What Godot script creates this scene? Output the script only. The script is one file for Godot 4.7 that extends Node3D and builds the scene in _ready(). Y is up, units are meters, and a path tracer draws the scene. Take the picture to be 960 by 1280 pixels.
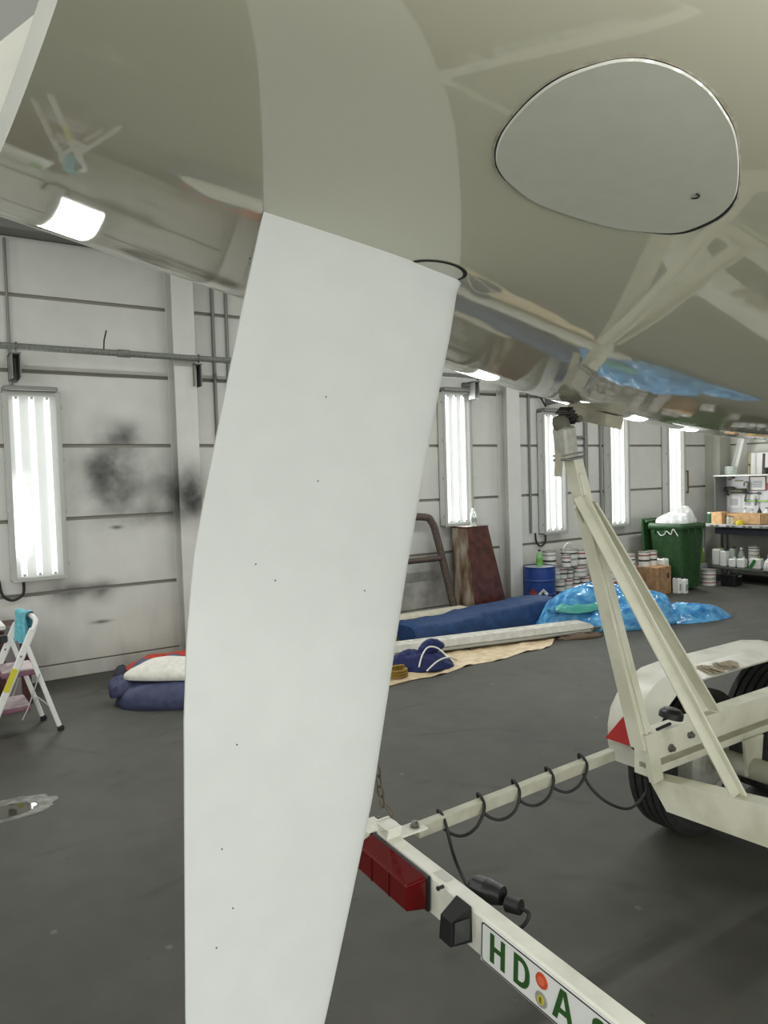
extends Node3D
# Boat hall: a sailboat hull on a trailer, seen from beside its rudder. x runs along the lamp wall, -z points at that wall.
const ZC := -0.95          # centreline of boat and trailer
const NEAR := 0.9
const HEEL := 0.0564      # the hull sits a little tilted on its pads
const WZ := -6.70          # face of the lamp wall
var mats := {}
var taken := {}
var uvf = null
var rng := RandomNumberGenerator.new()
var nz := FastNoiseLite.new()

# ------------------------------------------------------------------ naming
func tag(o: Node, label: String, category: String, group := "", kind := "") -> void:
	if label: o.set_meta("label", label)
	if category: o.set_meta("category", category)
	if group: o.set_meta("group", group)
	if kind: o.set_meta("kind", kind)

func numbered(n: String) -> String:
	var k: int = taken.get(n, -1) + 1
	taken[n] = k
	return n if k == 0 else "%s_%03d" % [n, k]

func thing(called: String, label: String, category: String, at := Vector3.ZERO, turn := 0.0, group := "") -> Node3D:
	var o := Node3D.new()
	o.name = numbered(called)
	add_child(o, true)
	o.position = at
	o.rotation.y = turn
	tag(o, label, category, group)
	return o

func put(called: String, mesh: Mesh, m: Material, parent: Node = null, at := Transform3D()) -> MeshInstance3D:
	var o := MeshInstance3D.new()
	o.name = called if parent else numbered(called)
	o.mesh = mesh
	o.material_override = m
	o.transform = at
	(parent if parent else self).add_child(o, true)
	return o

func structure(called: String, mesh: Mesh, m: Material) -> MeshInstance3D:
	var o := put(called, mesh, m)
	o.set_meta("kind", "structure")
	return o

# ------------------------------------------------------------------ mesh code
func begin() -> SurfaceTool:
	var st := SurfaceTool.new()
	st.begin(Mesh.PRIMITIVE_TRIANGLES)
	st.set_smooth_group(-1)
	return st

func done(st: SurfaceTool) -> ArrayMesh:
	st.generate_normals()
	return st.commit()

func vert(st: SurfaceTool, p: Vector3) -> void:
	if uvf != null: st.set_uv(uvf.call(p))
	st.add_vertex(p)

func tri(st: SurfaceTool, a: Vector3, b: Vector3, c: Vector3) -> void:
	vert(st, a); vert(st, c); vert(st, b)

func quad(st: SurfaceTool, a: Vector3, b: Vector3, c: Vector3, d: Vector3) -> void:
	tri(st, a, b, c); tri(st, a, c, d)

func poly(st: SurfaceTool, p: Array, out: Vector3) -> void:
	var n: Vector3 = (p[1] - p[0]).cross(p[2] - p[0])
	for i in range(1, p.size() - 1):
		if n.dot(out) >= 0.0: tri(st, p[0], p[i], p[i + 1])
		else: tri(st, p[0], p[i + 1], p[i])

func rbox(st: SurfaceTool, t: Transform3D, size: Vector3, b := 0.004) -> void:
	st.set_smooth_group(-1)
	var h := size * 0.5
	b = minf(b, minf(h.x, minf(h.y, h.z)) * 0.9)
	var g := func(ax: int, s: Vector3) -> Vector3:
		var q := Vector3(h.x - b, h.y - b, h.z - b)
		q[ax] = h[ax]
		return t * (q * s)
	var sg := [-1.0, 1.0]
	for ax in 3:
		var u := (ax + 1) % 3
		var v := (ax + 2) % 3
		for s in sg:
			var pts := []
			for k in [[-1.0, -1.0], [1.0, -1.0], [1.0, 1.0], [-1.0, 1.0]]:
				var sv := Vector3.ZERO
				sv[ax] = s; sv[u] = k[0]; sv[v] = k[1]
				pts.append(g.call(ax, sv))
			var o := Vector3.ZERO
			o[ax] = s
			poly(st, pts, t.basis * o)
		for s1 in sg:
			for s2 in sg:
				var a := Vector3.ZERO
				a[ax] = -1.0; a[u] = s1; a[v] = s2
				var c := a
				c[ax] = 1.0
				var o2 := Vector3.ZERO
				o2[u] = s1; o2[v] = s2
				poly(st, [g.call(u, a), g.call(u, c), g.call(v, c), g.call(v, a)], t.basis * o2)
	for sx in sg:
		for sy in sg:
			for sz in sg:
				var s3 := Vector3(sx, sy, sz)
				poly(st, [g.call(0, s3), g.call(1, s3), g.call(2, s3)], t.basis * s3)

func at(p: Vector3, e := Vector3.ZERO) -> Transform3D:
	return Transform3D(Basis.from_euler(e), p)

func box(size: Vector3, b := 0.004, c := Vector3.ZERO, e := Vector3.ZERO) -> ArrayMesh:
	var st := begin()
	rbox(st, at(c, e), size, b)
	return done(st)

# a bar of rectangular section w x h from a to b; up gives the direction of h
func bar(a: Vector3, b: Vector3, w: float, h: float, up := Vector3.UP, bev := 0.003) -> ArrayMesh:
	var st := begin()
	add_bar(st, a, b, w, h, up, bev)
	return done(st)

func add_bar(st: SurfaceTool, a: Vector3, b: Vector3, w: float, h: float, up := Vector3.UP, bev := 0.003) -> void:
	var z := (b - a).normalized()
	var x := up.cross(z).normalized()
	rbox(st, Transform3D(Basis(x, z.cross(x), z), (a + b) * 0.5), Vector3(w, h, a.distance_to(b)), bev)

func loft(st: SurfaceTool, rings: Array, closed := true, caps := true, group := 0) -> void:
	st.set_smooth_group(group)
	var n: int = rings[0].size()
	for i in rings.size() - 1:
		for j in (n if closed else n - 1):
			var k := (j + 1) % n
			quad(st, rings[i][j], rings[i][k], rings[i + 1][k], rings[i + 1][j])
	if caps:
		st.set_smooth_group(-1)
		for e in [0, rings.size() - 1]:
			var r = rings[e]
			var c := Vector3.ZERO
			for p in r: c += p
			c /= float(n)
			for j in n:
				if e == 0: tri(st, c, r[(j + 1) % n], r[j])
				else: tri(st, c, r[j], r[(j + 1) % n])

func add_tube(st: SurfaceTool, p: Array, r, sides := 10, closed := false) -> void:
	var n := p.size()
	var rings := []
	var side := Vector3.ZERO
	for i in n:
		var d: Vector3
		if closed: d = (p[(i + 1) % n] - p[(i + n - 1) % n]).normalized()
		else: d = (p[mini(i + 1, n - 1)] - p[maxi(i - 1, 0)]).normalized()
		if i == 0: side = d.cross(Vector3.UP if absf(d.y) < 0.9 else Vector3.RIGHT).normalized()
		side = (side - d * side.dot(d)).normalized()
		var up := side.cross(d)
		var ring := []
		var rr: float = r[i] if r is Array else r
		for k in sides:
			var a := TAU * k / sides
			ring.append(p[i] + (side * cos(a) + up * sin(a)) * rr)
		rings.append(ring)
	if closed: rings.append(rings[0])
	loft(st, rings, true, not closed)

func tube(p: Array, r, sides := 10, closed := false) -> ArrayMesh:
	var st := begin()
	add_tube(st, p, r, sides, closed)
	return done(st)

# smooth curve through points
func curve(p: Array, per := 6) -> Array:
	var out := []
	for i in p.size() - 1:
		var a: Vector3 = p[maxi(i - 1, 0)]
		var b: Vector3 = p[i]
		var c: Vector3 = p[i + 1]
		var d: Vector3 = p[mini(i + 2, p.size() - 1)]
		for k in per: out.append(b.cubic_interpolate(c, a, d, float(k) / per))
	out.append(p[-1])
	return out

# profile of [radius, height] pairs turned round y; every segment has its own smooth group
func add_lathe(st: SurfaceTool, prof: Array, t := Transform3D(), seg := 24, smooth := false) -> void:
	for i in prof.size() - 1:
		st.set_smooth_group(1 if smooth else i + 1)
		for k in seg:
			var a := TAU * k / seg
			var b := TAU * (k + 1) / seg
			var q := []
			for c in [[i, a], [i, b], [i + 1, b], [i + 1, a]]:
				q.append(t * Vector3(prof[c[0]][0] * cos(c[1]), prof[c[0]][1], prof[c[0]][0] * sin(c[1])))
			if prof[i][0] > 1e-5: tri(st, q[0], q[2], q[1])
			if prof[i + 1][0] > 1e-5: tri(st, q[0], q[3], q[2])

func lathe(prof: Array, seg := 24, t := Transform3D(), smooth := false) -> ArrayMesh:
	var st := begin()
	add_lathe(st, prof, t, seg, smooth)
	return done(st)

# polygon in local xy, from z = 0 to z = depth
func add_prism(st: SurfaceTool, t: Transform3D, pts: Array, depth: float) -> void:
	st.set_smooth_group(-1)
	var pv := PackedVector2Array(pts)
	if not Geometry2D.is_polygon_clockwise(pv): pv.reverse()
	pv.reverse()
	var idx := Geometry2D.triangulate_polygon(pv)
	var n := pv.size()
	for i in range(0, idx.size(), 3):
		var q := []
		for k in 3: q.append(pv[idx[i + k]])
		poly(st, [t * Vector3(q[0].x, q[0].y, 0), t * Vector3(q[1].x, q[1].y, 0), t * Vector3(q[2].x, q[2].y, 0)], t.basis * Vector3(0, 0, -depth))
		poly(st, [t * Vector3(q[0].x, q[0].y, depth), t * Vector3(q[1].x, q[1].y, depth), t * Vector3(q[2].x, q[2].y, depth)], t.basis * Vector3(0, 0, depth))
	for i in n:
		var a := pv[i]
		var b := pv[(i + 1) % n]
		quad(st, t * Vector3(a.x, a.y, 0), t * Vector3(b.x, b.y, 0), t * Vector3(b.x, b.y, depth), t * Vector3(a.x, a.y, depth))

func prism(pts: Array, depth: float, t := Transform3D()) -> ArrayMesh:
	var st := begin()
	add_prism(st, t, pts, depth)
	return done(st)

func rounded(w: float, h: float, r: float, per := 4) -> Array:
	var out := []
	for c in [[w / 2 - r, h / 2 - r, 0.0], [-w / 2 + r, h / 2 - r, 90.0], [-w / 2 + r, -h / 2 + r, 180.0], [w / 2 - r, -h / 2 + r, 270.0]]:
		for k in per + 1:
			var a := deg_to_rad(c[2] + 90.0 * k / per)
			out.append(Vector2(c[0] + cos(a) * r, c[1] + sin(a) * r))
	return out

# a closed lump of cloth or film: an oval dome with folds, local x long, base on y = 0
func heap(lx: float, lz: float, h: float, folds: float, freq: float, seed_: int, nr := 26, na := 64, square := 2.4, flat := 0.55, octaves := 3, stretch := 1.0, crumple := false) -> ArrayMesh:
	nz.noise_type = FastNoiseLite.TYPE_CELLULAR if crumple else FastNoiseLite.TYPE_SIMPLEX_SMOOTH
	nz.cellular_return_type = FastNoiseLite.RETURN_DISTANCE
	nz.seed = seed_
	nz.frequency = freq
	nz.fractal_type = FastNoiseLite.FRACTAL_FBM if crumple else FastNoiseLite.FRACTAL_RIDGED
	nz.fractal_octaves = octaves
	var st := begin()
	var rings := []
	for i in nr + 1:
		var ring := []
		var f := float(i) / nr
		for j in na:
			var a := TAU * j / na
			var ca := cos(a)
			var sa := sin(a)
			var sq := pow(pow(absf(ca), square) + pow(absf(sa), square), -1.0 / square)
			var wob := 1.0 + 0.12 * nz.get_noise_2d(ca * 0.6 + 7.0, sa * 0.6)
			var x := ca * sq * f * lx * 0.5 * wob
			var z := sa * sq * f * lz * 0.5 * wob
			var y := h * pow(maxf(1.0 - pow(f, 2.6), 0.0), flat)
			var n := nz.get_noise_3d(x * stretch + 0.25 * z, y * 0.6, z - 0.3 * x * (1.0 - stretch)) + (0.55 if crumple else 0.0)
			y += n * folds * minf(1.0, (1.0 - f) * 5.0 + 0.12)
			var push := 1.0 + n * folds * 0.6 * f
			ring.append(Vector3(x * push, maxf(y, 0.002), z * push))
		rings.append(ring)
	nz.noise_type = FastNoiseLite.TYPE_SIMPLEX_SMOOTH
	st.set_smooth_group(0)
	for i in nr:
		for j in na:
			var k := (j + 1) % na
			if i == 0: tri(st, rings[0][0], rings[1][k], rings[1][j])
			else: quad(st, rings[i][j], rings[i][k], rings[i + 1][k], rings[i + 1][j])
	var base := []
	for j in na: base.append(Vector3(rings[nr][j].x * 0.97, 0.0, rings[nr][j].z * 0.97))
	for j in na:
		var k := (j + 1) % na
		quad(st, rings[nr][j], rings[nr][k], base[k], base[j])
		tri(st, base[j], base[k], Vector3.ZERO)
	return done(st)

# ------------------------------------------------------------------ materials
func mat(key: String, c: Color, rough := 0.6, metal := 0.0) -> StandardMaterial3D:
	if mats.has(key): return mats[key]
	var m := StandardMaterial3D.new()
	m.resource_name = key
	m.albedo_color = c
	m.roughness = rough
	m.metallic = metal
	m.cull_mode = BaseMaterial3D.CULL_DISABLED
	mats[key] = m
	return m

func rgb(r: int, g: int, b: int) -> Color:
	return Color8(r, g, b)

func noise_tex(freq: float, lo: Color, hi: Color, seed_ := 1, mid := 0.5, width := 0.35, size := 256, normal := false, octaves := 4) -> NoiseTexture2D:
	var n := FastNoiseLite.new()
	n.seed = seed_
	n.frequency = freq
	n.fractal_octaves = octaves
	var t := NoiseTexture2D.new()
	t.width = size
	t.height = size
	t.seamless = true
	t.noise = n
	if normal:
		t.as_normal_map = true
		t.bump_strength = 3.0
	else:
		var g := Gradient.new()
		g.set_color(0, lo)
		g.set_color(1, hi)
		g.set_offset(0, clampf(mid - width, 0.0, 1.0))
		g.set_offset(1, clampf(mid + width, 0.0, 1.0))
		t.color_ramp = g
	return t

# dirty paint: tone varies in patches of the given size (metres)
func worn(key: String, lo: Color, hi: Color, rough: float, size: float, seed_ := 1, freq := 0.02, metal := 0.0, mid := 0.45, width := 0.3) -> StandardMaterial3D:
	if mats.has(key): return mats[key]
	var m := mat(key, Color.WHITE, rough, metal)
	m.albedo_texture = noise_tex(freq, lo, hi, seed_, mid, width)
	m.uv1_triplanar = true
	m.uv1_scale = Vector3.ONE / size
	return m

func add_bump(m: StandardMaterial3D, freq: float, strength: float, seed_: int) -> void:
	m.normal_enabled = true
	m.normal_texture = noise_tex(freq, Color.BLACK, Color.WHITE, seed_, 0.5, 0.5, 256, true)
	m.normal_scale = strength

func glass(key: String, c: Color, alpha: float) -> StandardMaterial3D:
	if mats.has(key): return mats[key]
	var m := mat(key, Color(c.r, c.g, c.b, alpha), 0.08)
	m.transparency = BaseMaterial3D.TRANSPARENCY_ALPHA
	return m

# ------------------------------------------------------------------ hull shape
func keel(x: float) -> float:
	var u := minf(x, 3.0) - 0.14
	var y := 2.015 - 0.131 * u - 0.0283 * u * u + 0.0099 * u * u * u
	if x > 3.0: y += -0.05 * (x - 3.0) + 0.035 * (x - 3.0) * (x - 3.0)
	return y

func beam(x: float) -> float:
	if x <= 3.0: return 0.573 + 0.3709 * x - 0.0675 * x * x
	return 1.0782 * (1.0 - pow((x - 3.0) / 4.42, 2.1))

func draft(x: float) -> float:
	return 0.5 - 0.05 * minf(x, 3.0)

func rise(x: float, v: float) -> float:
	# shallow deadrise, then a tight turn of the bilge
	var w := v * beam(x)
	var dead := (0.0539 - 0.0038 * minf(x, 3.0)) * (sqrt(w * w + 0.0625) - 0.25)
	return dead + draft(x) * (1.0 - pow(maxf(1.0 - pow(minf(v, 1.0), 6.0), 0.0), 1.0 / 6.0))

func hull_y(x: float, z: float) -> float:
	return keel(x) + rise(x, absf(z - ZC) / (beam(x) * (NEAR if z > ZC else 1.0))) + HEEL * (ZC - z)

func hull_point(x: float, z: float, drop: float) -> Vector3:
	var e := 0.002
	var n := Vector3(hull_y(x + e, z) - hull_y(x - e, z), -2.0 * e, hull_y(x, z + e) - hull_y(x, z - e)).normalized()
	return Vector3(x, hull_y(x, z), z) + n * drop

func smooth_loop(p: Array, per := 5) -> Array:
	var out := []
	var n := p.size()
	for i in n:
		for k in per:
			out.append(p[i].cubic_interpolate(p[(i + 1) % n], p[(i + n - 1) % n], p[(i + 2) % n], float(k) / per))
	return out

# ================================================================== the scene
func _ready() -> void:
	rng.seed = 7
	make_camera_and_light()
	make_materials()
	make_shell()
	make_wall_fittings()
	make_boat()
	make_trailer()
	make_light_board()
	make_left_corner()
	make_middle()
	make_store()
	make_bench()

const LAMPS := [[1.02, 0.86], [3.45, 0.95], [5.45, 1.04], [7.02, 0.85], [8.26, 0.86], [9.52, 0.86]]
const SOUTH_LAMPS := [-2.4, -0.9, 0.6, 2.1, 3.6, 5.1, 6.6, 8.1]

func make_camera_and_light() -> void:
	var cam := Camera3D.new()
	cam.name = "camera"
	cam.fov = 69.07
	cam.near = 0.05
	cam.far = 60.0
	cam.transform = Transform3D(Basis(Vector3(0.8304, -0.0301, 0.5564), Vector3(0.0496, 0.9985, -0.0199), Vector3(-0.5550, 0.0441, 0.8307)).orthonormalized(), Vector3(0, 1.6, 0))
	add_child(cam)
	cam.current = true
	var w := WorldEnvironment.new()
	w.name = "environment"
	var e := Environment.new()
	e.background_mode = Environment.BG_COLOR
	e.background_color = Color(0.25, 0.26, 0.27)
	e.tonemap_mode = Environment.TONE_MAPPER_LINEAR
	e.tonemap_exposure = 1.1
	e.ambient_light_source = Environment.AMBIENT_SOURCE_DISABLED
	e.sdfgi_enabled = true
	e.ssao_enabled = true
	e.ssil_enabled = true
	w.environment = e
	add_child(w)

func lamp_light(parent: Node3D, z: float, energy: float) -> void:
	var l := AreaLight3D.new()
	l.name = "lamp_glow"
	l.area_size = Vector2(0.32, 1.42)
	l.light_energy = energy
	l.light_color = Color(0.99, 0.993, 0.985)
	l.shadow_enabled = true
	l.area_range = 30.0
	l.area_attenuation = 2.0
	l.position = Vector3(0, 0.765, z)
	l.rotation.y = PI
	parent.add_child(l)

func make_materials() -> void:
	# hull: glossy topcoat, cream grey
	var hull := worn("hull_gelcoat", rgb(194, 193, 171), rgb(197, 196, 175), 0.035, 1.6, 3, 0.012)
	hull.metallic_specular = 0.68
	add_bump(hull, 0.012, 0.012, 5)
	mats["primer_white"] = null
	mats.erase("primer_white")
	var pr := worn("rudder_primer", rgb(187, 190, 186), rgb(190, 193, 189), 0.55, 0.7, 8, 0.03)
	add_bump(pr, 0.2, 0.015, 9)
	worn("cover_grey", rgb(194, 196, 182), rgb(198, 200, 186), 0.4, 0.5, 11, 0.05)
	mat("gap_black", rgb(22, 22, 20), 0.8)
	mat("lip_white", rgb(222, 222, 212), 0.1)
	var tr := worn("trailer_paint", rgb(198, 197, 175), rgb(217, 216, 198), 0.42, 1.3, 21, 0.02, 0.0, 0.36, 0.2)
	add_bump(tr, 0.06, 0.03, 22)
	worn("galvanised", rgb(158, 158, 148), rgb(182, 182, 172), 0.5, 0.5, 25, 0.04, 0.2)
	worn("bar_paint", rgb(172, 171, 152), rgb(190, 189, 172), 0.5, 0.8, 27, 0.03)
	worn("tyre_rubber", rgb(26, 26, 25), rgb(40, 40, 38), 0.75, 0.3, 31)
	mat("black_plastic", rgb(24, 25, 26), 0.4)
	mat("cable_black", rgb(20, 20, 20), 0.5)
	mat("bolt_steel", rgb(120, 120, 112), 0.45, 0.7)
	worn("old_steel", rgb(62, 48, 40), rgb(112, 102, 92), 0.6, 0.25, 33, 0.05, 0.3)
	worn("pipe_grey", rgb(92, 96, 90), rgb(120, 124, 116), 0.5, 0.3, 35, 0.04)
	mat("steel_grey", rgb(128, 130, 126), 0.5, 0.3)
	mat("white_metal", rgb(206, 208, 202), 0.45)
	mat("fitting_grey", rgb(168, 170, 164), 0.5)
	mat("lens_red", rgb(92, 8, 10), 0.08)
	mat("lens_dark", rgb(60, 8, 8), 0.2)
	worn("pad_felt", rgb(158, 154, 134), rgb(172, 168, 150), 0.9, 0.3, 65)
	mat("red_reflector", rgb(168, 16, 14), 0.22)
	mat("can_white", rgb(214, 212, 204), 0.35)
	mat("can_tin", rgb(150, 148, 140), 0.4, 0.4)
	mat("label_dark", rgb(52, 48, 48), 0.5)
	mat("label_red", rgb(140, 62, 58), 0.5)
	mat("label_grey", rgb(150, 150, 148), 0.5)
	mat("paper", rgb(226, 226, 224), 0.8)
	mat("paper_grey", rgb(150, 155, 165), 0.8)
	worn("cardboard", rgb(142, 110, 78), rgb(166, 132, 96), 0.85, 0.5, 41)
	worn("cardboard_pale", rgb(184, 146, 104), rgb(200, 164, 120), 0.85, 0.4, 42)
	mat("white_plastic", rgb(222, 224, 220), 0.35)
	mat("green_plastic", rgb(98, 150, 60), 0.4)
	mat("dark_wood", rgb(66, 50, 40), 0.6)

# ------------------------------------------------------------------ shell
func wall_image() -> ImageTexture:
	var w := 2048
	var h := 608
	var x0 := -2.0
	var x1 := 10.7
	var im := Image.create(w, h, false, Image.FORMAT_RGB8)
	var a := FastNoiseLite.new()
	a.seed = 4; a.frequency = 0.006; a.fractal_octaves = 4
	var b := FastNoiseLite.new()
	b.seed = 9; b.frequency = 0.03; b.fractal_octaves = 3
	var c := FastNoiseLite.new()
	c.seed = 19; c.frequency = 0.02; c.fractal_octaves = 4
	# sprayed soot and scuffs: x, y, half width, half height, strength
	var spots := [[1.60, 1.76, 0.17, 0.17, 0.72], [1.76, 2.04, 0.17, 0.12, 0.45], [1.70, 1.54, 0.22, 0.13, 0.42], [1.66, 1.75, 0.38, 0.4, 0.28], [1.9, 1.35, 0.35, 0.1, 0.3],
		[2.29, 1.50, 0.14, 0.20, 0.9], [2.1, 1.6, 0.16, 0.2, 0.35], [1.22, 0.72, 0.12, 0.1, 0.5], [1.5, 0.70, 0.09, 0.08, 0.5], [1.36, 0.74, 0.3, 0.05, 0.4], [1.66, 1.25, 0.05, 0.015, 0.7], [1.5, 0.44, 0.08, 0.014, 0.5],
		[5.25, 0.55, 0.5, 0.4, 0.25], [4.9, 0.3, 0.6, 0.3, 0.3]]
	for y in h:
		var wy := 3.8 * (1.0 - (y + 0.5) / h)
		for x in w:
			var wx := x0 + (x1 - x0) * (x + 0.5) / w
			var v := 0.80 + 0.022 * a.get_noise_2d(x, y) + 0.012 * b.get_noise_2d(x, y)
			var low := clampf((0.75 - wy) / 0.75, 0.0, 1.0)
			v -= low * (0.035 + 0.10 * maxf(0.0, c.get_noise_2d(x * 1.5, y * 0.35) + 0.1))
			var tint := 0.03 * low
			for s in spots:
				var dx: float = (wx - s[0]) / s[2]
				if absf(dx) > 1.9: continue
				var dy: float = (wy - s[1]) / s[3]
				var d := dx * dx + dy * dy
				if d < 3.6:
					v *= 1.0 - clampf(s[4] * exp(-d * 1.1) * (0.72 + 0.55 * c.get_noise_2d(x, y)), 0.0, 0.85)
			im.set_pixel(x, y, Color(v, v * (1.002 - tint * 0.4), v * (0.975 - tint)))
	return ImageTexture.create_from_image(im)

func floor_image() -> ImageTexture:
	var w := 1536
	var h := 1024
	var im := Image.create(w, h, false, Image.FORMAT_RGB8)
	var a := FastNoiseLite.new()
	a.seed = 14; a.frequency = 0.008; a.fractal_octaves = 5
	var b := FastNoiseLite.new()
	b.seed = 29; b.frequency = 0.05; b.fractal_octaves = 3
	var c := FastNoiseLite.new()
	c.seed = 39; c.frequency = 0.012; c.fractal_type = FastNoiseLite.FRACTAL_RIDGED; c.fractal_octaves = 2
	for y in h:
		for x in w:
			var v := 0.275 + 0.035 * a.get_noise_2d(x, y) + 0.02 * b.get_noise_2d(x, y)
			var r := c.get_noise_2d(x * 0.5 + 400.0, y)
			if r > 0.80: v -= (r - 0.80) * 0.22
			im.set_pixel(x, y, Color(v, v * 0.998, v * 0.90))
	# cracks, scuffs and oil marks: x, z, x, z, tone, half width
	for m in [[4.9, -4.22, 5.6, -4.24, 0.16, 1], [3.9, -3.2, 4.5, -3.5, 0.36, 2], [4.5, -3.5, 4.75, -3.62, 0.36, 1], [0.9, -4.7, 2.3, -4.9, 0.245, 2], [1.5, -1.6, 1.9, -1.9, 0.23, 1], [2.6, -3.9, 4.4, -4.4, 0.25, 1], [6.2, -4.2, 7.6, -4.0, 0.22, 2]]:
		for k in 120:
			var f := k / 119.0
			var jx := int((lerpf(m[0], m[2], f) + 5.0) * 96.0 + 2.0 * b.get_noise_2d(k * 3.0, m[0] * 90.0))
			var jy := int((lerpf(m[1], m[3], f) + 7.0) / 12.4 * 1024.0 + 5.0 * b.get_noise_2d(k * 2.0 + 50.0, m[1] * 90.0))
			if b.get_noise_2d(k * 5.0, m[2] * 70.0) > -0.15:
				var was: float = im.get_pixel(jx, jy).r
				var t: float = lerpf(was, m[4], 0.55)
				im.fill_rect(Rect2i(jx, jy, m[5], m[5]), Color(t, t * 0.998, t * 0.90))
	# droplets and specks of old paint
	var r2 := RandomNumberGenerator.new()
	r2.seed = 5
	for i in 420:
		var px := r2.randi_range(2, w - 4)
		var py := r2.randi_range(2, h - 4)
		var k := r2.randf()
		var g := 0.2 if k < 0.55 else (0.38 if k < 0.93 else 0.55)
		var s := 1 if k < 0.5 or k > 0.9 else 2
		im.fill_rect(Rect2i(px, py, s, s), Color(g, g, g * 0.96))
	return ImageTexture.create_from_image(im)

func make_shell() -> void:
	# floor
	var fm := mat("painted_concrete", Color.WHITE, 0.72)
	fm.albedo_texture = floor_image()
	fm.normal_enabled = true
	fm.normal_texture = noise_tex(0.05, Color.BLACK, Color.WHITE, 6, 0.5, 0.5, 512, true)
	fm.normal_scale = 0.06
	uvf = func(p: Vector3) -> Vector2: return Vector2((p.x + 5.0) / 16.0, (p.z + 7.0) / 12.4)
	structure("floor", box(Vector3(15.4, 0.2, 12.8), 0.0001, Vector3(3.4, -0.1, -0.75)), fm)
	# north wall: backing with recessed joints, eight courses of panels in each bay
	var wm := mat("wall_paint", Color.WHITE, 0.7)
	wm.albedo_texture = wall_image()
	uvf = func(p: Vector3) -> Vector2: return Vector2((p.x + 2.0) / 12.7, 1.0 - p.y / 3.8)
	var joint := mat("joint_grey", rgb(132, 130, 122), 0.85)
	var back := box(Vector3(15.2, 4.2, 0.2), 0.001, Vector3(3.3, 2.1, WZ - 0.118))
	var nw := structure("wall_north", back, joint)
	var cuts := [0.0, 0.125, 0.735, 1.345, 1.96, 2.57, 3.18, 3.66]
	var cols := [-4.2, -1.9, 2.27, 6.24, 10.66]
	for i in cols.size() - 1:
		for j in cuts.size() - 1:
			var gap := 0.006 if j == 0 else 0.015
			var top := 0.006 if j == 1 - 1 else 0.015
			var y0: float = cuts[j] + (0.0 if j == 0 else (0.006 if j == 1 else gap))
			var y1: float = cuts[j + 1] - top
			var st := begin()
			rbox(st, at(Vector3((cols[i] + cols[i + 1]) / 2, (y0 + y1) / 2, WZ - 0.01)), Vector3(cols[i + 1] - cols[i] - 0.02, y1 - y0, 0.02), 0.003)
			put("wall_panel", done(st), wm, nw)
	# steel columns in front of the panel ends: flanges and web
	for k in range(1, 4):
		var cx: float = cols[k]
		var st := begin()
		rbox(st, at(Vector3(cx, 1.85, WZ + 0.185)), Vector3(0.20, 3.7, 0.014), 0.002)
		rbox(st, at(Vector3(cx, 1.85, WZ + 0.095)), Vector3(0.012, 3.7, 0.17), 0.001)
		rbox(st, at(Vector3(cx, 1.85, WZ + 0.008)), Vector3(0.20, 3.7, 0.014), 0.002)
		var o := structure("column", done(st), wm)
		tag(o, ["white steel column with two flanges out of the frame on the lamp wall", "white steel column with black soot on it beside the sooty wall panels", "white steel column between the tall lamp and the lamp above the blue drum"][k - 1], "column")
	uvf = func(p: Vector3) -> Vector2: return Vector2((p.z * 0.5 + 5.0) / 12.7, 1.0 - p.y / 3.8)
	var cw := mat("white_wall", rgb(200, 200, 192), 0.7)
	var corner := structure("column", box(Vector3(0.30, 3.7, 0.24), 0.004, Vector3(10.52, 1.85, WZ + 0.12)), worn("corner_paint", rgb(164, 166, 154), rgb(172, 173, 162), 0.7, 2.0, 51))
	tag(corner, "broad greyish column in the corner behind the workbench end", "column")
	uvf = null
	# east wall behind the workbench: panels with joints
	var ew := structure("wall_east", box(Vector3(0.2, 5.4, 12.6), 0.001, Vector3(10.78, 2.7, -0.7)), joint)
	for zz in [[-6.7, -4.0], [-4.0, -1.0], [-1.0, 2.2], [2.2, 5.4]]:
		for j in cuts.size() - 1:
			var y0: float = cuts[j] + 0.012
			var y1: float = cuts[j + 1] - 0.012
			put("wall_panel", box(Vector3(0.02, y1 - y0, zz[1] - zz[0] - 0.02), 0.003, Vector3(10.67, (y0 + y1) / 2, (zz[0] + zz[1]) / 2)), cw, ew)
	structure("wall_south", box(Vector3(15.2, 4.6, 0.2), 0.001, Vector3(3.3, 2.3, 3.3)), cw)
	structure("wall_west", box(Vector3(0.2, 5.4, 12.6), 0.001, Vector3(-4.2, 2.7, -0.7)), cw)
	# roof: two white slopes with seams, eaves trim
	var rm := mat("white_ceiling", rgb(206, 207, 203), 0.7)
	var run := 6.2
	var sl := atan2(1.3, run)
	for s in [-1.0, 1.0]:
		var st := begin()
		rbox(st, at(Vector3(3.3, 3.72 + 0.65 + 0.06, -0.65 + s * run / 2), Vector3(s * sl, 0, 0)), Vector3(15.4, 0.12, run / cos(sl) + 0.35), 0.001)
		structure("ceiling", done(st), rm)
	structure("trim_1", box(Vector3(14.8, 0.10, 0.20), 0.004, Vector3(3.3, 3.70, WZ + 0.10)), mat("eave_grey", rgb(120, 122, 118), 0.6))
	structure("trim_2", box(Vector3(14.8, 0.14, 0.07), 0.004, Vector3(3.3, 3.95, WZ + 0.95)), mat("purlin_grey", rgb(150, 152, 148), 0.6))
	structure("trim_3", box(Vector3(14.8, 0.14, 0.07), 0.004, Vector3(3.3, 4.35, WZ + 2.9)), mats["purlin_grey"])

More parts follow.
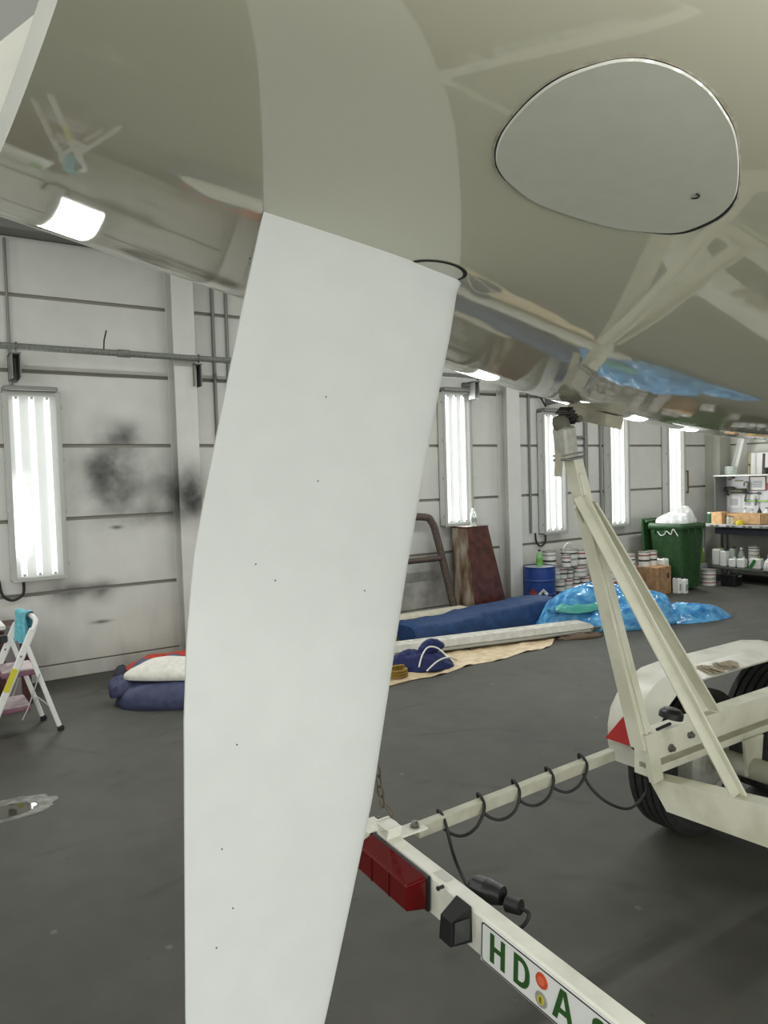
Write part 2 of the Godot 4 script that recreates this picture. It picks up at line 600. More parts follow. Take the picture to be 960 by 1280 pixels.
# ------------------------------------------------------------------ wall fittings
func wall_lamp(x: float, y: float, turn: float, z: float, label: String, energy: float) -> Node3D:
	# upright fluorescent fitting; origin at its foot on the wall, front towards +z
	var t := thing("wall_lamp", label, "lamp", Vector3(x, y, z), turn, "tall fluorescent wall lamps")
	var w := 0.42
	var h := 1.53
	var d := 0.10
	var st := begin()
	for s in [-1.0, 1.0]:
		rbox(st, at(Vector3(s * (w / 2 - 0.006), h / 2, d / 2)), Vector3(0.012, h, d), 0.002)
		rbox(st, at(Vector3(0, h / 2 + s * (h / 2 - 0.006), d / 2)), Vector3(w, 0.012, d), 0.002)
	rbox(st, at(Vector3(0, h / 2, 0.006)), Vector3(w, h, 0.012), 0.002)
	put("housing", done(st), mats["white_metal"], t)
	st = begin()
	for s in [-1.0, 1.0]:
		rbox(st, at(Vector3(s * (w / 2 - 0.016), h / 2, d + 0.005)), Vector3(0.036, h + 0.01, 0.014), 0.003)
		rbox(st, at(Vector3(0, h / 2 + s * (h / 2 - 0.014), d + 0.005)), Vector3(w - 0.06, 0.032, 0.014), 0.003)
	put("frame", done(st), mats["fitting_grey"], t)
	put("reflector_lamp", box(Vector3(w - 0.03, h - 0.03, 0.006), 0.001, Vector3(0, h / 2, 0.03)), mats["lamp_reflector"], t)
	for k in 3:
		put("lamp_tube", lathe([[0.0, 0.04], [0.021, 0.04], [0.021, h - 0.04], [0.0, h - 0.04]], 14, at(Vector3((k - 1) * 0.115, 0, 0.062))), mats["lamp_tube"], t)
	for k in 3:
		put("tube_clip", box(Vector3(0.024, 0.02, 0.05), 0.003, Vector3((k - 1) * 0.115, 0.05, 0.062)), mats["fitting_grey"], t)
		put("tube_clip", box(Vector3(0.024, 0.02, 0.05), 0.003, Vector3((k - 1) * 0.115, h - 0.05, 0.062)), mats["fitting_grey"], t)
	put("cover_pane", box(Vector3(w - 0.06, h - 0.05, 0.004), 0.0005, Vector3(0, h / 2, d)), glass("lamp_pane", Color(1, 1, 1), 0.04), t)
	put("top_hood", box(Vector3(w - 0.02, 0.035, d + 0.05), 0.004, Vector3(-0.01, h + 0.022, (d + 0.05) / 2)), mats["steel_grey"], t)
	for s in [-1.0, 1.0]:
		for k in 4:
			put("latch", box(Vector3(0.018, 0.03, 0.02), 0.003, Vector3(s * (w / 2 + 0.006), 0.12 + k * 0.43, d - 0.005)), mats["fitting_grey"], t)
	lamp_light(t, d + 0.03, energy)
	return t

const NORTH_ENERGY := 1.5
const SOUTH_ENERGY := 3.0
const WEST_ENERGY := 2.5
const CEILING_ENERGY := 3.6

func make_wall_fittings() -> void:
	var em := mat("lamp_tube", Color.WHITE, 0.5)
	em.emission_enabled = true
	em.emission = Color(1.0, 0.998, 0.98)
	em.emission_energy_multiplier = 1.05
	var er := mat("lamp_reflector", rgb(205, 209, 208), 0.5)
	er.emission_enabled = true
	er.emission = Color(0.94, 0.97, 0.97)
	er.emission_energy_multiplier = 0.02
	var names := ["tall lit fluorescent lamp beside the sooty wall panels above the step ladder", "tall lit fluorescent lamp on the wall, wholly behind the white rudder", "tall lit fluorescent lamp over the rusty board, half behind the white rudder",
		"tall lit fluorescent lamp on the wall above the blue drum", "tall lit fluorescent lamp just right of the trailer post's slanting brace", "tall lit fluorescent lamp over the green bin nearest the framed notice"]
	for i in LAMPS.size():
		var t := wall_lamp(LAMPS[i][0], LAMPS[i][1], 0.0, WZ, names[i], NORTH_ENERGY)
		if i == 0 or i == 3:
			put("cable_loop", tube(curve([Vector3(-0.30, 0.02, 0.03), Vector3(-0.28, -0.10, 0.03), Vector3(-0.21, -0.15, 0.03), Vector3(-0.13, -0.11, 0.03), Vector3(-0.12, 0.0, 0.03)]), 0.011, 8), mats["cable_black"], t)
	for i in SOUTH_LAMPS.size():
		wall_lamp(SOUTH_LAMPS[i], 0.22, PI, 3.2, "tall lit fluorescent lamp on the wall opposite, the %s from the boat's stern end" % ["first", "second", "third", "fourth", "fifth", "sixth", "seventh", "eighth"][i], SOUTH_ENERGY * [1.15, 1.15, 1.1, 1.0, 0.75, 0.45, 0.45, 0.5][i])
	for i in 4:
		wall_lamp(-4.08, 2.05, PI / 2, -5.2 + 2.2 * i, "tall lit fluorescent lamp on the end wall behind the stern, %s from the corner" % ["first", "second", "third", "fourth"][i], WEST_ENERGY)
	# fluorescent battens under the roof
	var row := [[-1.6, -4.0], [2.7, -4.0], [5.4, -4.0], [8.1, -4.0], [0.0, 1.4], [2.7, 1.4], [5.4, 1.4], [8.1, 1.4]]
	for i in row.size():
		var t := thing("ceiling_lamp", "white fluorescent batten under the roof, the %s of the row %s" % [["first", "second", "third", "fourth"][i % 4], "nearer the lamp wall" if i < 4 else "on the viewer's side"], "lamp", Vector3(row[i][0], 4.05, row[i][1]), 0, "fluorescent battens under the roof")
		put("housing", box(Vector3(1.56, 0.05, 0.16), 0.006, Vector3(0, 0.03, 0)), mats["white_metal"], t)
		for k in 2:
			put("lamp_tube", lathe([[0.0, -0.74], [0.018, -0.74], [0.018, 0.74], [0.0, 0.74]], 12, Transform3D(Basis.from_euler(Vector3(0, 0, PI / 2)), Vector3(0, -0.02, -0.04 + k * 0.08))), mats["lamp_tube"], t)
		for s in [-0.6, 0.6]:
			put("hanger", tube([Vector3(s, 0.05, 0), Vector3(s, 0.9, 0)], 0.004, 6), mats["steel_grey"], t)
		var l := AreaLight3D.new()
		l.name = "lamp_glow"
		l.area_size = Vector2(1.48, 0.14)
		l.light_energy = CEILING_ENERGY if row[i][1] < 0 else CEILING_ENERGY * 0.75
		l.light_color = Color(0.99, 0.993, 0.985)
		l.shadow_enabled = true
		l.area_range = 30.0
		l.area_attenuation = 2.0
		l.position = Vector3(0, -0.05, 0)
		l.rotation.x = -PI / 2
		t.add_child(l)
	# pipe along the wall on brackets
	var p := thing("wall_pipe", "long grey pipe running level along the wall above the lamps", "pipe", Vector3(0, 2.72, WZ + 0.26))
	var pm: Material = mats["pipe_grey"]
	put("pipe", tube([Vector3(-4.05, 0, 0), Vector3(10.3, 0, 0)], 0.026, 14), pm, p)
	for x in [1.72, 4.1, 6.5]:
		put("pipe_joint", lathe([[0.0, -0.05], [0.033, -0.05], [0.033, 0.05], [0.0, 0.05]], 14, Transform3D(Basis.from_euler(Vector3(0, 0, PI / 2)), Vector3(x, 0, 0))), pm, p)
	for x in [-1.0, 0.9, 2.37, 3.9, 5.64, 7.0, 8.5, 9.9]:
		var st := begin()
		rbox(st, at(Vector3(x - 0.03, -0.14, -0.14)), Vector3(0.008, 0.2, 0.24), 0.001)
		rbox(st, at(Vector3(x + 0.03, -0.14, -0.14)), Vector3(0.008, 0.2, 0.24), 0.001)
		rbox(st, at(Vector3(x, -0.14, -0.24)), Vector3(0.068, 0.22, 0.012), 0.001)
		rbox(st, at(Vector3(x, -0.045, -0.12)), Vector3(0.068, 0.012, 0.24), 0.001)
		put("bracket", done(st), mats["steel_grey"], p)
		var ring := []
		for k in 16: ring.append(Vector3(x, 0.031 * cos(TAU * k / 16), 0.031 * sin(TAU * k / 16)))
		put("pipe_clip", tube(ring, 0.007, 6, true), mats["bolt_steel"], p)
	put("wire_end", tube([Vector3(1.56, 0.02, 0.0), Vector3(1.565, 0.1, 0.005), Vector3(1.585, 0.18, 0.01)], 0.006, 6), mats["cable_black"], p)
	# conduits
	var c := thing("conduit", "thin upright grey conduit above the lamp by the step ladder", "conduit", Vector3(0.885, 2.42, WZ + 0.02), 0, "upright wall conduits")
	put("conduit_pipe", tube([Vector3(0, 0.02, 0), Vector3(0, 1.2, 0)], 0.012, 8), mats["steel_grey"], c)
	for d in [[2.61, "left one of the pair of upright grey conduits beside the rudder's trailing edge"], [2.745, "right one of the pair of upright grey conduits beside the rudder's trailing edge"]]:
		c = thing("conduit", d[1], "conduit", Vector3(d[0], 1.9, WZ + 0.02), 0, "upright wall conduits")
		put("conduit_pipe", tube([Vector3(0, 0, 0), Vector3(0, 1.72, 0)], 0.016, 8), mats["steel_grey"], c)
	c = thing("conduit", "upright grey conduit along the left side of the lamp above the blue drum", "conduit", Vector3(6.66, 0.87, WZ + 0.02), 0, "upright wall conduits")
	put("conduit_pipe", tube([Vector3(0, 0, 0), Vector3(0, 1.75, 0)], 0.016, 8), mats["steel_grey"], c)
	put("conduit_hook", tube(curve([Vector3(0.16, 1.75, 0.0), Vector3(0.17, 1.66, 0.06), Vector3(0.22, 1.57, 0.08)]), 0.012, 8), mats["cable_black"], c)
	c = thing("conduit", "upright grey conduit on the wall behind the top of the trailer post", "conduit", Vector3(7.68, 1.45, WZ + 0.03), 0, "upright wall conduits")
	put("conduit_pipe", tube([Vector3(0, 0, 0), Vector3(0, 1.1, 0)], 0.026, 8), mats["steel_grey"], c)
	put("conduit_arm", tube([Vector3(0, 0.62, 0), Vector3(-0.35, 0.62, 0)], 0.018, 8), mats["steel_grey"], c)
	c = thing("conduit", "upright grey conduit beside the lamp right of the trailer post", "conduit", Vector3(7.98, 0.9, WZ + 0.02), 0, "upright wall conduits")
	put("conduit_pipe", tube([Vector3(0, 0, 0), Vector3(0, 1.6, 0)], 0.018, 8), mats["steel_grey"], c)
	# framed notice
	var f := thing("framed_notice", "small wooden framed notice on the wall right of the last lamp", "picture frame", Vector3(9.80, 1.26, WZ + 0.012))
	put("notice", box(Vector3(0.2, 0.29, 0.008), 0.001, Vector3(0, 0.165, 0)), mat("notice_grey", rgb(176, 178, 168), 0.6), f)
	var fs := begin()
	for s in [-1.0, 1.0]:
		rbox(fs, at(Vector3(s * 0.11, 0.165, 0.006)), Vector3(0.022, 0.335, 0.022), 0.003)
		rbox(fs, at(Vector3(0, 0.165 + s * 0.157, 0.006)), Vector3(0.2, 0.022, 0.022), 0.003)
	put("frame", done(fs), mat("frame_wood", rgb(104, 88, 56), 0.6), f)

# ------------------------------------------------------------------ boat
func make_boat() -> void:
	var t := thing("sailboat", "cream grey sailboat hull overhead with a white rudder hanging from its stern", "boat")
	var hm: Material = mats["hull_gelcoat"]
	var xs := []
	for i in 96: xs.append(0.14 + 7.2 * pow(i / 95.0, 1.35))
	var rings := []
	for x in xs:
		var half := []
		var b := beam(x)
		var nv := 70
		for k in nv + 1:
			var th := float(k) / nv
			var v := 1.0 - pow(1.0 - th, 2.6)
			half.append(Vector2(v * b, keel(x) + rise(x, v)))
		var yt: float = half[-1].y
		var sheer: float = 2.95 + 0.02 * x
		for k in range(1, 6): half.append(Vector2(b + 0.03 * k / 5.0, lerpf(yt, sheer, k / 5.0)))
		var ring := []
		for k in range(half.size() - 1, -1, -1): ring.append([Vector2(half[k].x * NEAR, half[k].y), 1.0])
		for k in range(1, half.size()): ring.append([half[k], -1.0])
		var pts := []
		for q in ring:
			var lean: float = maxf(0.0, q[0].y - keel(x) - 0.25) * 0.9 * maxf(0.0, 1.0 - (x - 0.14) / 5.0)
			pts.append(Vector3(x + lean, q[0].y - HEEL * q[1] * q[0].x, ZC + q[1] * q[0].x))
		rings.append(pts)
	var st := begin()
	loft(st, rings, false, false)
	put("hull", done(st), hm, t)
	# transom: a narrow upright lip, then the stern raked forward above it
	var r0 = rings[0]
	st = begin()
	var up := []
	var top := []
	for p in r0:
		up.append(p + Vector3(0.004, 0.055, 0))
		top.append(Vector3(p.x + 0.65, maxf(p.y + 0.3, 2.75), ZC + (p.z - ZC) * 0.97))
	loft(st, [r0, up], false, false)
	put("transom_lip", done(st), mats["lip_white"], t)
	st = begin()
	loft(st, [up, top], false, false)
	put("transom", done(st), mats["lip_white"], t)
	st = begin()
	var da := []
	var db := []
	for r in rings:
		da.append(r[0]); db.append(r[-1])
	loft(st, [da, db], false, false)
	put("deck", done(st), mats["lip_white"], t)
	# egg-shaped inspection cover set in the bottom, with its open joint
	var egg := [[0.569, -0.612], [0.551, -0.588], [0.537, -0.558], [0.527, -0.516], [0.528, -0.48], [0.543, -0.448], [0.561, -0.429], [0.583, -0.418], [0.612, -0.411], [0.646, -0.41], [0.681, -0.416], [0.713, -0.425], [0.749, -0.442], [0.788, -0.465], [0.823, -0.491], [0.846, -0.523], [0.854, -0.56], [0.85, -0.586], [0.826, -0.609], [0.786, -0.633], [0.725, -0.648], [0.67, -0.654], [0.619, -0.643], [0.59, -0.63]]
	var loop := []
	for e in egg: loop.append(Vector2(e[0], e[1]))
	loop = smooth_loop(loop, 4)
	var cen := Vector2(0.66, -0.52)
	var n := loop.size()
	var gaps := begin()
	var chip := begin()
	var cov := begin()
	gaps.set_smooth_group(0); chip.set_smooth_group(0); cov.set_smooth_group(0)
	var widths := []
	for i in n:
		var q: Vector2 = loop[i]
		var w := lerpf(0.0016, 0.0006, smoothstep(-0.52, -0.44, q.y)) + 0.0062 * smoothstep(0.80, 0.85, q.x) * (1.0 - 0.45 * smoothstep(-0.56, -0.48, q.y)) + 0.0003 * sin(i * 0.5)
		widths.append(w)
	for i in n:
		var k := (i + 1) % n
		var a: Vector2 = loop[i]
		var b: Vector2 = loop[k]
		var oa: Vector2 = a + (a - cen).normalized() * widths[i]
		var ob: Vector2 = b + (b - cen).normalized() * widths[k]
		var ia: Vector2 = cen + (a - cen) * 0.988
		var ib: Vector2 = cen + (b - cen) * 0.988
		quad(gaps, hull_point(a.x, a.y, 0.0012), hull_point(b.x, b.y, 0.0012), hull_point(ob.x, ob.y, 0.0008), hull_point(oa.x, oa.y, 0.0008))
		quad(chip, hull_point(ia.x, ia.y, 0.0030), hull_point(ib.x, ib.y, 0.0030), hull_point(b.x, b.y, 0.0012), hull_point(a.x, a.y, 0.0012))
		for s in 6:
			var f0: float = 0.988 * s / 6.0
			var f1: float = 0.988 * (s + 1) / 6.0
			var p0 := cen + (a - cen) * f0
			var p1 := cen + (b - cen) * f0
			var p2 := cen + (b - cen) * f1
			var p3 := cen + (a - cen) * f1
			if s == 0: tri(cov, hull_point(cen.x, cen.y, 0.003), hull_point(p2.x, p2.y, 0.003), hull_point(p3.x, p3.y, 0.003))
			else: quad(cov, hull_point(p0.x, p0.y, 0.003), hull_point(p1.x, p1.y, 0.003), hull_point(p2.x, p2.y, 0.003), hull_point(p3.x, p3.y, 0.003))
	var cover := put("inspection_cover", done(cov), mats["cover_grey"], t)
	put("cover_edge", done(chip), mats["lip_white"], cover)
	var gp := put("cover_joint", done(gaps), mats["gap_black"], t)
	gp.set_meta("label", "dark open joint round the cover")
	var hook := []
	for k in 7: hook.append(hull_point(0.783 + 0.006 * cos(-1.2 + k * 0.55), -0.515 + 0.005 * sin(-1.2 + k * 0.55), 0.004))
	put("scratch_mark", tube(hook, 0.0009, 5), mats["gap_black"], cover)
	# worn sealant where the cover meets the hull on its upper side
	var seal := begin()
	seal.set_smooth_group(0)
	for i in n:
		var k := (i + 1) % n
		var a: Vector2 = loop[i]
		var b: Vector2 = loop[k]
		var oa: Vector2 = a + (a - cen).normalized() * (widths[i] + 0.0025 + 0.0008 * sin(i * 0.35))
		var ob: Vector2 = b + (b - cen).normalized() * (widths[k] + 0.0025 + 0.0008 * sin(k * 0.35))
		var wa: Vector2 = a + (a - cen).normalized() * widths[i]
		var wb: Vector2 = b + (b - cen).normalized() * widths[k]
		quad(seal, hull_point(wa.x, wa.y, 0.0008), hull_point(wb.x, wb.y, 0.0008), hull_point(ob.x, ob.y, 0.0001), hull_point(oa.x, oa.y, 0.0001))
	put("cover_sealant", done(seal), worn("old_sealant", rgb(150, 142, 120), rgb(190, 186, 170), 0.6, 0.08, 61), t)
	# rudder bearing: a round plate let into the hull
	var ring := begin()
	var disc := begin()
	ring.set_smooth_group(0); disc.set_smooth_group(0)
	var bc := Vector2(0.742, -0.942)
	for k in 40:
		var a0 := TAU * k / 40.0
		var a1 := TAU * (k + 1) / 40.0
		var u0 := Vector2(cos(a0), sin(a0))
		var u1 := Vector2(cos(a1), sin(a1))
		var i0 := bc + u0 * 0.043
		var i1 := bc + u1 * 0.043
		var o0 := bc + u0 * 0.0495
		var o1 := bc + u1 * 0.0495
		quad(ring, hull_point(i0.x, i0.y, 0.001), hull_point(i1.x, i1.y, 0.001), hull_point(o1.x, o1.y, 0.0008), hull_point(o0.x, o0.y, 0.0008))
		tri(disc, hull_point(bc.x, bc.y, 0.002), hull_point(i1.x, i1.y, 0.0015), hull_point(i0.x, i0.y, 0.0015))
	put("bearing_joint", done(ring), mats["gap_black"], t)
	put("bearing_plate", done(disc), mats["cover_grey"], t)
	# rudder blade: foil sections along the span
	var te := [[1.972, 0.449], [1.831, 0.411], [1.669, 0.370], [1.563, 0.344], [1.501, 0.330], [1.397, 0.317], [1.292, 0.309], [1.187, 0.305], [1.08, 0.301], [0.887, 0.294], [0.75, 0.297], [0.62, 0.305], [0.54, 0.315]]
	var le := [[1.940, 0.800], [1.828, 0.774], [1.737, 0.748], [1.609, 0.714], [1.471, 0.678], [1.311, 0.642], [1.108, 0.597], [0.96, 0.552], [0.795, 0.501], [0.7, 0.46], [0.6, 0.40], [0.54, 0.345]]
	var blade := []
	var top_y := func(f: float) -> float:
		return lerpf(1.972, 1.944, f / 0.76) if f < 0.76 else lerpf(1.944, 1.915, (f - 0.76) / 0.24)
	for k in 41:
		var yy := lerpf(0.54, 1.972, k / 40.0)
		var xa := along(te, yy)
		var xb := along(le, minf(yy, 1.94))
		var sec := []
		var thick := minf(0.030, (xb - xa) * 0.085) * 0.5
		for q in 36:
			var a := TAU * q / 36.0
			var f := 0.5 - 0.5 * cos(a)
			var th := thick * 2.6 * (0.2969 * sqrt(1.0 - f + 1e-6) - 0.126 * (1.0 - f) - 0.3516 * pow(1.0 - f, 2) + 0.2843 * pow(1.0 - f, 3) - 0.1015 * pow(1.0 - f, 4)) / 0.3
			var y2 := minf(yy, top_y.call(f))
			sec.append(Vector3(lerpf(xa, xb, f), y2, ZC + (th if sin(a) >= 0 else -th)))
		blade.append(sec)
	st = begin()
	loft(st, blade, true, true)
	var rd := put("rudder", done(st), mats["rudder_primer"], t)
	rd.set_meta("label", "white primed rudder blade")
	for s in [[0.412, 1.49], [0.585, 1.435], [0.348, 1.115], [0.36, 1.03], [0.512, 1.6], [0.335, 0.985], [0.42, 1.9], [0.53, 1.72], [0.44, 1.465], [0.375, 1.25]]:
		put("paint_pit", lathe([[0.0, 0.0], [0.0012, 0.0006], [0.0, 0.0012]], 8, Transform3D(Basis.from_euler(Vector3(PI / 2, 0, 0)), Vector3(s[0], s[1], ZC + 0.0162))), mats["gap_black"], rd)

func along(table: Array, y: float) -> float:
	for i in table.size() - 1:
		if y <= table[i][0] and y >= table[i + 1][0]:
			return lerpf(table[i + 1][1], table[i][1], (y - table[i + 1][0]) / (table[i][0] - table[i + 1][0]))
	return table[0][1] if y > table[0][0] else table[-1][1]

# ------------------------------------------------------------------ trailer
func wheel_mesh() -> ArrayMesh:
	var prof := [[0.19, -0.08], [0.24, -0.094], [0.29, -0.09]]
	var zz := -0.084
	prof.append([0.312, -0.08])
	for k in 4:
		var a: float = -0.072 + k * 0.038
		prof.append([0.32, a]); prof.append([0.32, a + 0.026]); prof.append([0.308, a + 0.028]); prof.append([0.308, a + 0.036])
	prof.append([0.32, 0.078])
	prof.append([0.29, 0.09]); prof.append([0.24, 0.094]); prof.append([0.19, 0.08])
	return lathe(prof, 48)

func make_trailer() -> void:
	var t := thing("boat_trailer", "cream painted steel boat trailer under the hull with tandem wheels", "trailer")
	var pm: Material = mats["trailer_paint"]
	var wheel := wheel_mesh()
	for s in [1.0, -1.0]:
		# s = 1: the side by the lamp wall; -1 mirrors it about the centreline
		var z := func(v: float) -> float: return ZC + s * (v - ZC)
		# main beam with a channel face
		var st := begin()
		var prof := []
		for q in [[0.0, 0.0], [0.064, 0.0], [0.064, 0.028], [0.022, 0.030], [0.022, 0.048], [0.056, 0.050], [0.056, 0.112], [0.066, 0.116], [0.066, 0.155], [0.0, 0.155]]: prof.append(Vector2(q[0], q[1]))
		add_prism(st, Transform3D(Basis(Vector3(0, 0, s), Vector3.UP, Vector3.RIGHT), Vector3(2.26, 0.485, z.call(-1.76))), prof, 5.3)
		var mb := put("main_beam", done(st), pm, t)
		for b in [[2.40, 0.56], [2.52, 0.585]]:
			put("bolt", lathe([[0.0, 0.022], [0.009, 0.020], [0.012, 0.008], [0.016, 0.007], [0.016, 0.0]], 10, Transform3D(Basis.from_euler(Vector3(s * PI / 2, 0, 0)), Vector3(b[0], b[1], z.call(-1.706)))), mats["bolt_steel"], mb)
		# corner post of welded plate, leaning out to the hull
		var lo := [Vector3(2.208, 0.60, z.call(-1.735)), Vector3(2.208, 0.60, z.call(-1.675)), Vector3(2.268, 0.60, z.call(-1.675)), Vector3(2.268, 0.60, z.call(-1.735))]
		var hi := [Vector3(1.958, 1.645, z.call(-1.80)), Vector3(1.958, 1.645, z.call(-1.755)), Vector3(2.005, 1.645, z.call(-1.755)), Vector3(2.005, 1.645, z.call(-1.80))]
		st = begin()
		loft(st, [lo, hi], true, true, -1)
		var post := put("corner_post", done(st), pm, t)
		st = begin()
		loft(st, [[Vector3(2.255, 0.470, z.call(-1.670)), Vector3(2.31, 0.475, z.call(-1.670)), Vector3(2.31, 0.475, z.call(-1.692)), Vector3(2.255, 0.470, z.call(-1.692))],
			[Vector3(2.20, 0.66, z.call(-1.664)), Vector3(2.258, 0.66, z.call(-1.664)), Vector3(2.258, 0.66, z.call(-1.69)), Vector3(2.20, 0.66, z.call(-1.69))]], true, true, -1)
		put("foot_plate", done(st), pm, post)
		put("edge_strip", bar(Vector3(2.23, 0.62, z.call(-1.672)), Vector3(1.98, 1.60, z.call(-1.750)), 0.012, 0.010, Vector3.RIGHT, 0.003), pm, post)
		# braces: along the beam and inwards to the cross beam
		st = begin()
		add_bar(st, Vector3(1.99, 1.50, z.call(-1.765)), Vector3(2.66, 0.645, z.call(-1.735)), 0.008, 0.06, Vector3(1, 1, 0), 0.002)
		add_bar(st, Vector3(2.015, 1.50, z.call(-1.735)), Vector3(2.685, 0.645, z.call(-1.705)), 0.055, 0.008, Vector3(1, 1, 0), 0.002)
		put("long_brace", done(st), pm, t)
		st = begin()
		add_bar(st, Vector3(1.995, 1.52, z.call(-1.745)), Vector3(2.335, 0.505, z.call(-1.385)), 0.045, 0.008, Vector3(1, 0.3, 0.2 * s), 0.002)
		add_bar(st, Vector3(1.975, 1.52, z.call(-1.755)), Vector3(2.315, 0.505, z.call(-1.395)), 0.008, 0.04, Vector3(1, 0.3, 0.2 * s), 0.002)
		put("cross_brace", done(st), pm, t)
		# support head: bracket, clamp and padded board under the bilge
		var head := put("support_bracket", box(Vector3(0.062, 0.115, 0.062), 0.008, Vector3(1.952, 1.705, z.call(-1.785)), Vector3(0.03 * s, 0, 0.16)), mats["galvanised"], t)
		put("hinge_plate", box(Vector3(0.085, 0.009, 0.075), 0.003, Vector3(1.968, 1.652, z.call(-1.785)), Vector3(0, 0, 0.12)), mats["steel_grey"], head)
		put("hinge_plate", box(Vector3(0.085, 0.007, 0.075), 0.003, Vector3(1.966, 1.667, z.call(-1.785)), Vector3(0, 0, 0.12)), mats["label_grey"], head)
		put("sleeve_bulge", lathe([[0.0, -0.030], [0.022, -0.028], [0.029, -0.012], [0.030, 0.012], [0.024, 0.030], [0.0, 0.034]], 18, at(Vector3(1.936, 1.768, z.call(-1.786)), Vector3(0, 0, 0.35)), true), mat("sleeve_olive", rgb(96, 96, 82), 0.7), head)
		put("clamp", box(Vector3(0.030, 0.058, 0.055), 0.006, Vector3(1.955, 1.80, z.call(-1.775)), Vector3(0.1, 0, 0.75)), mats["black_plastic"], head)
		for k in 4: put("clamp_rib", box(Vector3(0.036, 0.006, 0.06), 0.002, Vector3(1.968 - k * 0.010, 1.782 + k * 0.011, z.call(-1.775)), Vector3(0.1, 0, 0.75)), mats["label_dark"], head)
		put("clamp_bolt", tube([Vector3(1.975, 1.785, z.call(-1.755)), Vector3(1.975, 1.785, z.call(-1.735))], 0.012, 8), mats["bolt_steel"], head)
		put("rubber_flap", box(Vector3(0.004, 0.085, 0.028), 0.0015, Vector3(1.928, 1.632, z.call(-1.795)), Vector3(0.15, 0.5, 0.25)), mats["pad_felt"], head)
		put("pad_arm", bar(Vector3(1.96, 1.79, z.call(-1.815)), Vector3(2.075, 1.80, z.call(-1.835)), 0.03, 0.02), mats["bar_paint"], head)
		# padded board follows the hull above it
		st = begin()
		var pa := []
		for e in [[2.06, -1.70], [2.155, -1.70], [2.155, -1.87], [2.06, -1.87]]:
			pa.append([Vector3(e[0], hull_y(e[0], z.call(e[1])) - 0.003, z.call(e[1])), Vector3(e[0] + (-0.004 if e[0] < 2.1 else -0.015), hull_y(e[0], z.call(e[1])) - 0.046, z.call(e[1]))])
		var top := []
		var bot := []
		for e in pa:
			top.append(e[0]); bot.append(e[1])
		loft(st, [bot, top], true, true, -1)
		put("support_pad", done(st), mats["pad_felt"], t)
		# mudguard over both wheels
		var path := [[2.55, 0.36], [2.53, 0.44], [2.53, 0.52], [2.55, 0.59], [2.60, 0.65], [2.67, 0.697], [2.76, 0.727], [2.88, 0.736], [3.55, 0.735], [3.72, 0.71], [3.86, 0.64], [3.94, 0.52], [3.95, 0.40]]
		var ra := []
		var rb := []
		var rc := []
		var rd2 := []
		for i in path.size():
			var q := Vector3(path[i][0], path[i][1], 0)
			var inn := (Vector3(3.2, 0.32, 0) - q)
			inn.x *= 0.5 if absf(inn.x) < 0.35 else 0.75
			inn = inn.normalized()
			ra.append(q + inn * 0.05 + Vector3(0, 0, z.call(-2.115)))
			rb.append(q + Vector3(0, 0, z.call(-2.105)))
			rc.append(q + inn * 0.004 + Vector3(0, 0, z.call(-1.97)))
			rd2.append(q + inn * 0.035 + Vector3(0, 0, z.call(-1.875)))
		st = begin()
		for pr in [[ra, rb, 2], [rb, rc, 3], [rc, rd2, 4]]:
			loft(st, [pr[0], pr[1]], false, false, pr[2])
		# return edge gives the sheet its thickness
		var re := []
		for p in rd2: re.append(p + Vector3(0, -0.012, -0.01 * s))
		loft(st, [rd2, re], false, false, 5)
		var fender := put("mudguard", done(st), worn("mudguard_white", rgb(200, 199, 184), rgb(222, 222, 210), 0.35, 1.2, 71, 0.02, 0.0, 0.34, 0.2), t)
		var dirt := begin()
		for q in [[2.96, 0.05, 0.07], [3.06, 0.04, 0.05], [3.10, 0.10, 0.035]]:
			for k in 3: rbox(dirt, at(Vector3(q[0] + k * 0.022, 0.7215 - 0.0008 * k, z.call(-1.918 + 0.012 * k)), Vector3(0.27 * s, 0.3 * k, 0)), Vector3(q[1], 0.0015, q[2]), 0.0004)
		if s > 0: put("rust_smear", done(dirt), mat("smear_brown", rgb(158, 146, 122), 0.7), fender)
		var tw := begin()
		add_prism(tw, Transform3D(Basis(Vector3(0, 0, -s), Vector3(0.4, 0.9165, 0), Vector3(0.9165 * s, -0.4 * s, 0)), Vector3(2.500, 0.468, z.call(-2.01))), [Vector2(-0.085, 0.0), Vector2(0.085, 0.0), Vector2(0.0, 0.15)], 0.014)
		put("reflector_triangle", done(tw), mats["red_reflector"], fender)
		for wx in [2.92, 3.62]:
			var wb := Transform3D(Basis.from_euler(Vector3(PI / 2, 0, 0)), Vector3(wx, 0.32, z.call(-1.985)))
			var wh := put("wheel", wheel, mats["tyre_rubber"], t, wb)
			put("rim", lathe([[0.19, -0.08], [0.185, -0.05], [0.15, -0.03], [0.07, -0.02], [0.06, -0.04], [0.0, -0.04]], 28), mats["galvanised"], wh)
			put("brake_drum", lathe([[0.0, 0.13 * s], [0.07, 0.13 * s], [0.095, 0.12 * s], [0.12, 0.10 * s], [0.125, 0.03 * s], [0.14, 0.028 * s], [0.19, 0.08 * s]], 28), mats["galvanised"], wh)
	# cross beam at the rear, deepest in the middle
	var cb := [Vector2(-0.78, 0.468), Vector2(0.0, 0.552), Vector2(0.78, 0.468), Vector2(0.70, 0.365), Vector2(0.0, 0.395), Vector2(-0.70, 0.365)]
	var cs := begin()
	add_prism(cs, Transform3D(Basis(Vector3(0, 0, 1), Vector3.UP, Vector3(-1, 0, 0)), Vector3(2.365, 0, ZC)), cb, 0.07)
	put("cross_beam", done(cs), pm, t)
